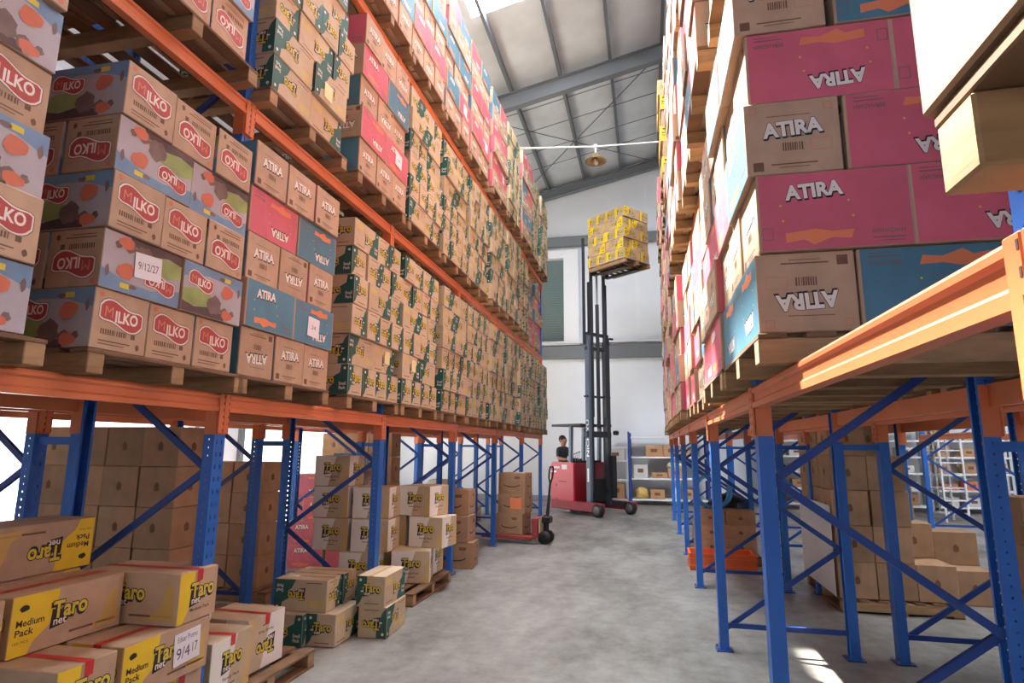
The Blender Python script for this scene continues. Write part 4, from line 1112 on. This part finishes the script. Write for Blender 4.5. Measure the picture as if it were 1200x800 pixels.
for f in me.polygons:
    c = f.center
    if c.z < .1: k = 3
    elif c.z < .98 and abs(c.y) < .2 and c.x < .2: k = 2
    elif c.z < 1.46 and (abs(c.y) < .16 or c.z > 1.24) : k = 1
    elif c.z < 1.24 and c.x < .12 and abs(c.y) > .16 and c.z > 1.2: k = 1
    else: k = 0
    f.material_index = k
me.shade_smooth()
wp = tl(-1.60, -.36, .262); per = put('person', me); per.location = wp; per.rotation_euler = (0, 0, ta)
tag(per, 'person in a dark t-shirt standing in the red truck, looking up', 'person')
bb = MB()
prof = [(.0, .115), (.06, .10), (.098, .05), (.108, 0.0), (.10, -.05)]
bb.lathe(prof[::-1], (0, 0, 0), hair_m, 14); hob = bb.obj('hair', per, (-.012, 0, 1.665), smooth=True); hob.rotation_euler = (0, -.55, 0)
for sy in (-1, 1):
    bb = MB(); bb.lathe([(0, -.012), (.014, 0), (0, .012)], (0, 0, 0), p_dark, 8); bb.obj('eye', per, (.115, sy * .035, 1.675), smooth=True)
    bb = MB(); bb.lathe([(0.004, -.012), (.03, -.008), (.03, .008), (.004, .012)], (0, 0, 0), skin, 8, 'Y'); bb.obj('ear', per, (.02, sy * .108, 1.63), smooth=True)
    # hand: palm with five short fingers closing on the levers
    hv = [(0, 0, 0), (.05, 0, .0), (.09, -.028, .0), (.12, -.03, -.02), (.095, -.009, .0), (.128, -.01, -.02), (.095, .01, .0), (.125, .011, -.02), (.088, .028, .0), (.11, .03, -.018), (.03, -sy * .03, .01), (.065, -sy * .05, .0)]
    he = [(0, 1), (1, 2), (2, 3), (1, 4), (4, 5), (1, 6), (6, 7), (1, 8), (8, 9), (0, 10), (10, 11)]
    hm = skin_mesh('hand', hv, he, [(.03, .02), (.036, .016)] + [.0095] * 8 + [.012, .010], 0, 1); hm.materials.append(skin); hm.shade_smooth()
    put('hand', hm, per, (.37, sy * .17, 1.14))

# ------------------------------------------------------------------ hand pallet truck parked at the rack end
HT = empty('hand_pallet_truck', (-2.18, 11.45, 0), -.2); tag(HT, 'hand pallet truck with a black loop handle beside the smile cartons', 'pallet truck')
def hpart(fn, name, smooth=False):
    b = MB(); fn(b); return b.obj(name, HT, smooth=smooth)
jr = mat('jack_red', (150, 62, 58), .5, var=.1)
for sx in (-.33, .05): hpart(lambda b: b.box((-.25 + sx * 0 - .0, sx * 1.0 - .1, .11), (1.0, .16, .07), jr, ch=.01), 'fork')
hpart(lambda b: b.box((.28, -.24, .28), (.1, .5, .36), jr, ch=.02), 'head_frame')
hpart(lambda b: b.box((.32, -.24, .3), (.05, .26, .26), mat('jack_label', (205, 186, 150), .5), ch=.01), 'label_plate')
for sy in (-.1, .1): hpart(lambda b: b.lathe([(.03, -.035), (.11, -.035), (.115, -.02), (.115, .02), (.11, .035), (.03, .035)], (.42, -.24 + sy, .116), dark_m, 18, 'Y'), 'steer_wheel', True)
hpart(lambda b: [b.tube([(.42, -.24, .2), (.42, -.24, .5)], .05, dark_m, 10), b.box((.44, -.24, .42), (.16, .18, .12), dark_m, ch=.02)], 'pump')
hpart(lambda b: b.tube([(.44, -.24, .44), (.50, -.24, 1.06)], [.035, .02], dark_m, 8), 'shaft')
hpart(lambda b: b.tube([(.50, -.24, 1.05), (.51, -.33, 1.16), (.525, -.34, 1.3), (.53, -.31, 1.35), (.53, -.17, 1.35), (.525, -.14, 1.3), (.51, -.15, 1.16), (.50, -.24, 1.05)], .016, dark_m, 8), 'handle_loop', True)
jl = []
for k, (kind, z, s) in enumerate((('smile', .15, 'lowest'), ('smile', .512, 'middle'), ('smile', .874, 'top'))):
    q = HT.matrix_basis @ Vector((-.22, -.24, 0)); H = DIM[kind][2]
    o = put(NAME[kind], CM[kind]); o.matrix_world = Matrix.Translation((q.x + (.03 if k else 0), q.y, z + H / 2 + .002)) @ Matrix.Rotation(-.2 + k * .04, 4, 'Z')
    tag(o, 'brown smile-print carton, %s of three on the hand pallet truck' % s, 'carton', 'smile-print cartons')
    if k == 1:
        bb = MB(); L, W, H = DIM[kind]; F = faces(bb, L, W, H)['front']; F.rect(-.02, .2, -.1, .1, p_orange, 4); c = bb.obj('sticker', o, recalc=False); c['label'] = 'orange paper sticker'

# ------------------------------------------------------------------ shelving along the end wall
def shelf_unit(x, y, w, d, zs, h, post, label, group='shelving along the end wall', rz=0.0):
    root = empty('shelving_unit', (x, y, 0), rz); tag(root, label, 'shelf', group)
    for sx in (-1, 1):
        for sy in (-1, 1):
            b = MB(); b.extrude([(0, 0), (.05, 0), (.05, .006), (.006, .006), (.006, .05), (0, .05)], (sx * w / 2, sy * d / 2, 0), (-sx, 0, 0), (0, -sy, 0), (0, 0, 1), h, post); b.obj('post', root)
    for z in zs:
        b = MB(); b.box((0, 0, z), (w - .02, d - .02, .05), white_m, ch=.006); b.obj('shelf_board', root)
    return root
PX = lambda k: random.choice([-1, 1]) * k
sh = shelf_unit(0.62, 19.45, 2.3, .55, (.16, .78, 1.42, 2.02), 2.16, mat('shelf_blue', (46, 72, 140), .5), 'blue-posted steel shelving with white boards beside the forklift')
for sx in (-1, 1):
    b = MB(); b.box((sx * 1.17, 0, 1.1), (.05, .56, 2.2), mat('shelf_blue', (46, 72, 140), .5), ch=.008); b.obj('end_panel', sh)
shelf_unit(-.95, 19.5, .72, .5, (.14, .72, 1.3, 1.72), 1.76, white_m, 'narrow white shelving between forklift and blue shelving')
SG = 'things on the end-wall shelving'
def small_carton(x, y, z, s, m, label, cat='carton', group=SG):
    root = empty('small_carton', (x, y, z)); tag(root, label, cat, group)
    b = MB(); b.box((0, 0, s[2] / 2), s, m, ch=.005); b.obj('carton_body', root)
    b = MB(); b.box((0, 0, s[2] + .0008), (s[0], .04, .0012), tape_clear); b.obj('packing_tape', root)
    b = MB(); F = Face(b, (0, -s[1] / 2, s[2] / 2), (1, 0, 0), (0, 0, 1), (0, -1, 0)); F.rect(-s[0] * .22, s[0] * .18, -s[2] * .1, s[2] * .2, p_brown, 2); b.obj('printed_panel', root, recalc=False)
pale = mat('pale_carton', (206, 200, 194), .7)
kr2 = mat('kraft_shelf', (182, 138, 96), .75, var=.1)
small_carton(.22, 19.4, 1.446, (.5, .4, .34), kr2, 'brown carton on the upper shelf, left of its twin')
small_carton(.74, 19.4, 1.446, (.5, .4, .34), kr2, 'brown carton on the upper shelf, right of its twin')
small_carton(1.15, 19.4, 1.446, (.26, .4, .3), kr2, 'small brown carton at the end of the upper shelf')
small_carton(-.2, 19.4, .806, (.42, .4, .4), pale, 'whitish carton on the middle shelf')
small_carton(.36, 19.4, .806, (.46, .4, .16), kr2, 'low brown tray on the middle shelf')
small_carton(.86, 19.4, .806, (.5, .4, .3), kr2, 'brown carton under the bagged goods on the middle shelf')
small_carton(.28, 19.4, .186, (.42, .4, .28), kr2, 'brown carton in the middle of the bottom shelf')
small_carton(1.2, 19.4, .186, (.34, .4, .3), kr2, 'brown carton at the end of the bottom shelf')
small_carton(-.95, 19.45, .166, (.5, .4, .46), kr2, 'brown carton on the lowest board of the white shelving')
small_carton(-.95, 19.45, 1.326, (.55, .4, .34), pale, 'whitish carton on the upper board of the white shelving')
bag('bag', (.82, 19.38, 1.108), (.5, .36, .2), mat('clear_bag', (196, 196, 150), .25), 'pale plastic bag lying on a shelf carton', 'bag', 5)
bag('bag', (.82, 19.34, .186), (.26, .3, .34), mat('white_bag', (214, 216, 214), .3), 'white plastic bag on the bottom shelf', 'bag', 8)
bag('bag', (-.2, 19.38, .186), (.4, .36, .36), mat('yellow_bag', (206, 170, 96), .4), 'yellowish bag at the left of the bottom shelf', 'bag', 9)
# shelving and goods beyond the right racks
for n, x in enumerate((4.4, 6.6, 8.8)):
    shelf_unit(x, 19.4, 2.1, .6, (.16, .6, 1.05, 1.5, 1.95, 2.4), 2.5, steel, 'grey steel shelving beyond the right racks, %s from the racks' % ORD[n + 1])
    for k in range(14):
        zz = (.186, .626, 1.076, 1.526, 1.976)[k % 5]; xx = x - .72 + (k // 5) * .62 + random.uniform(-.05, .05)
        s = (random.uniform(.3, .5), .4, random.uniform(.16, .32))
        small_carton(xx, 19.38, zz, s, random.choice([kr2, pale, pale, p_redline, kraft_dk]), 'small carton, %s board up, %s across, %s grey shelving unit' % (ORD[k % 5 + 1], ORD[k // 5 + 1], ORD[n + 1]), group='small cartons on the grey shelving')
# rolling ladder-like rack of trays
lr = empty('tray_rack', (7.2, 17.2, 0), .25); tag(lr, 'tall narrow white tray rack standing before the grey shelving', 'rack')
for sx in (-.28, .28):
    for sy in (-.25, .25): b = MB(); b.box((sx, sy, 1.05), (.035, .035, 2.1), white_m); b.obj('post', lr)
for k in range(7): b = MB(); b.box((0, 0, .2 + k * .3), (.54, .48, .025), white_m); b.obj('shelf_board', lr)
pallet_rack('short blue and orange rack across the far right aisle', -1, 5.6, [11.8 + BAY * k for k in range(2)], [2.02], 2.4)

# ------------------------------------------------------------------ pendant lamp on a white conduit between the racks
cd = MB(); cd.tube([(XL + .02, 14.0, 9.42), (-3.0, 14.0, 9.235), (-1.0, 14.0, 9.07), (.6, 14.0, 9.03), (3.2, 14.0, 9.03)], .022, white_m, 8)
o = cd.obj('conduit', smooth=True); tag(o, 'thin white conduit slung across the aisle under the roof', 'conduit')
lampo = empty('pendant_lamp', (-1.02, 14.0, 9.07)); tag(lampo, 'pendant lamp with a wide brass shade hanging from the conduit', 'lamp')
b = MB(); b.lathe([(.05, -.04), (.06, 0), (.05, .05)], (0, 0, 0), white_m, 12); b.obj('mount', lampo, smooth=True)
b = MB(); b.tube([(0, 0, -.04), (0, 0, -.2)], .025, white_m, 8); b.obj('stem', lampo)
brass = mat('brass_shade', (172, 140, 92), .35, .5)
b = MB(); b.lathe([(.05, -.18), (.08, -.26), (.13, -.32), (.26, -.38), (.27, -.40), (.12, -.35), (.06, -.3), (.04, -.2)], (0, 0, 0), brass, 24); b.obj('shade', lampo, smooth=True)
b = MB(); b.lathe([(.0, -.5), (.05, -.48), (.07, -.43), (.05, -.36), (.02, -.3)], (0, 0, 0), mat('frosted_bulb', (240, 232, 214), .3), 14); b.obj('bulb', lampo, smooth=True)
# small trestle table by the open doors
tb = empty('table', (-7.6, 10.2, 0)); tag(tb, 'small table with a thin red top by the open doors', 'table')
b = MB(); b.box((0, 0, .74), (1.1, .6, .03), mat('table_red', (150, 70, 56), .5), ch=.005); b.obj('tabletop', tb)
for sx in (-.48, .48):
    for sy in (-.24, .24): b = MB(); b.tube([(sx, sy, 0), (sx, sy, .725)], .014, dark_m, 8); b.obj('leg', tb)
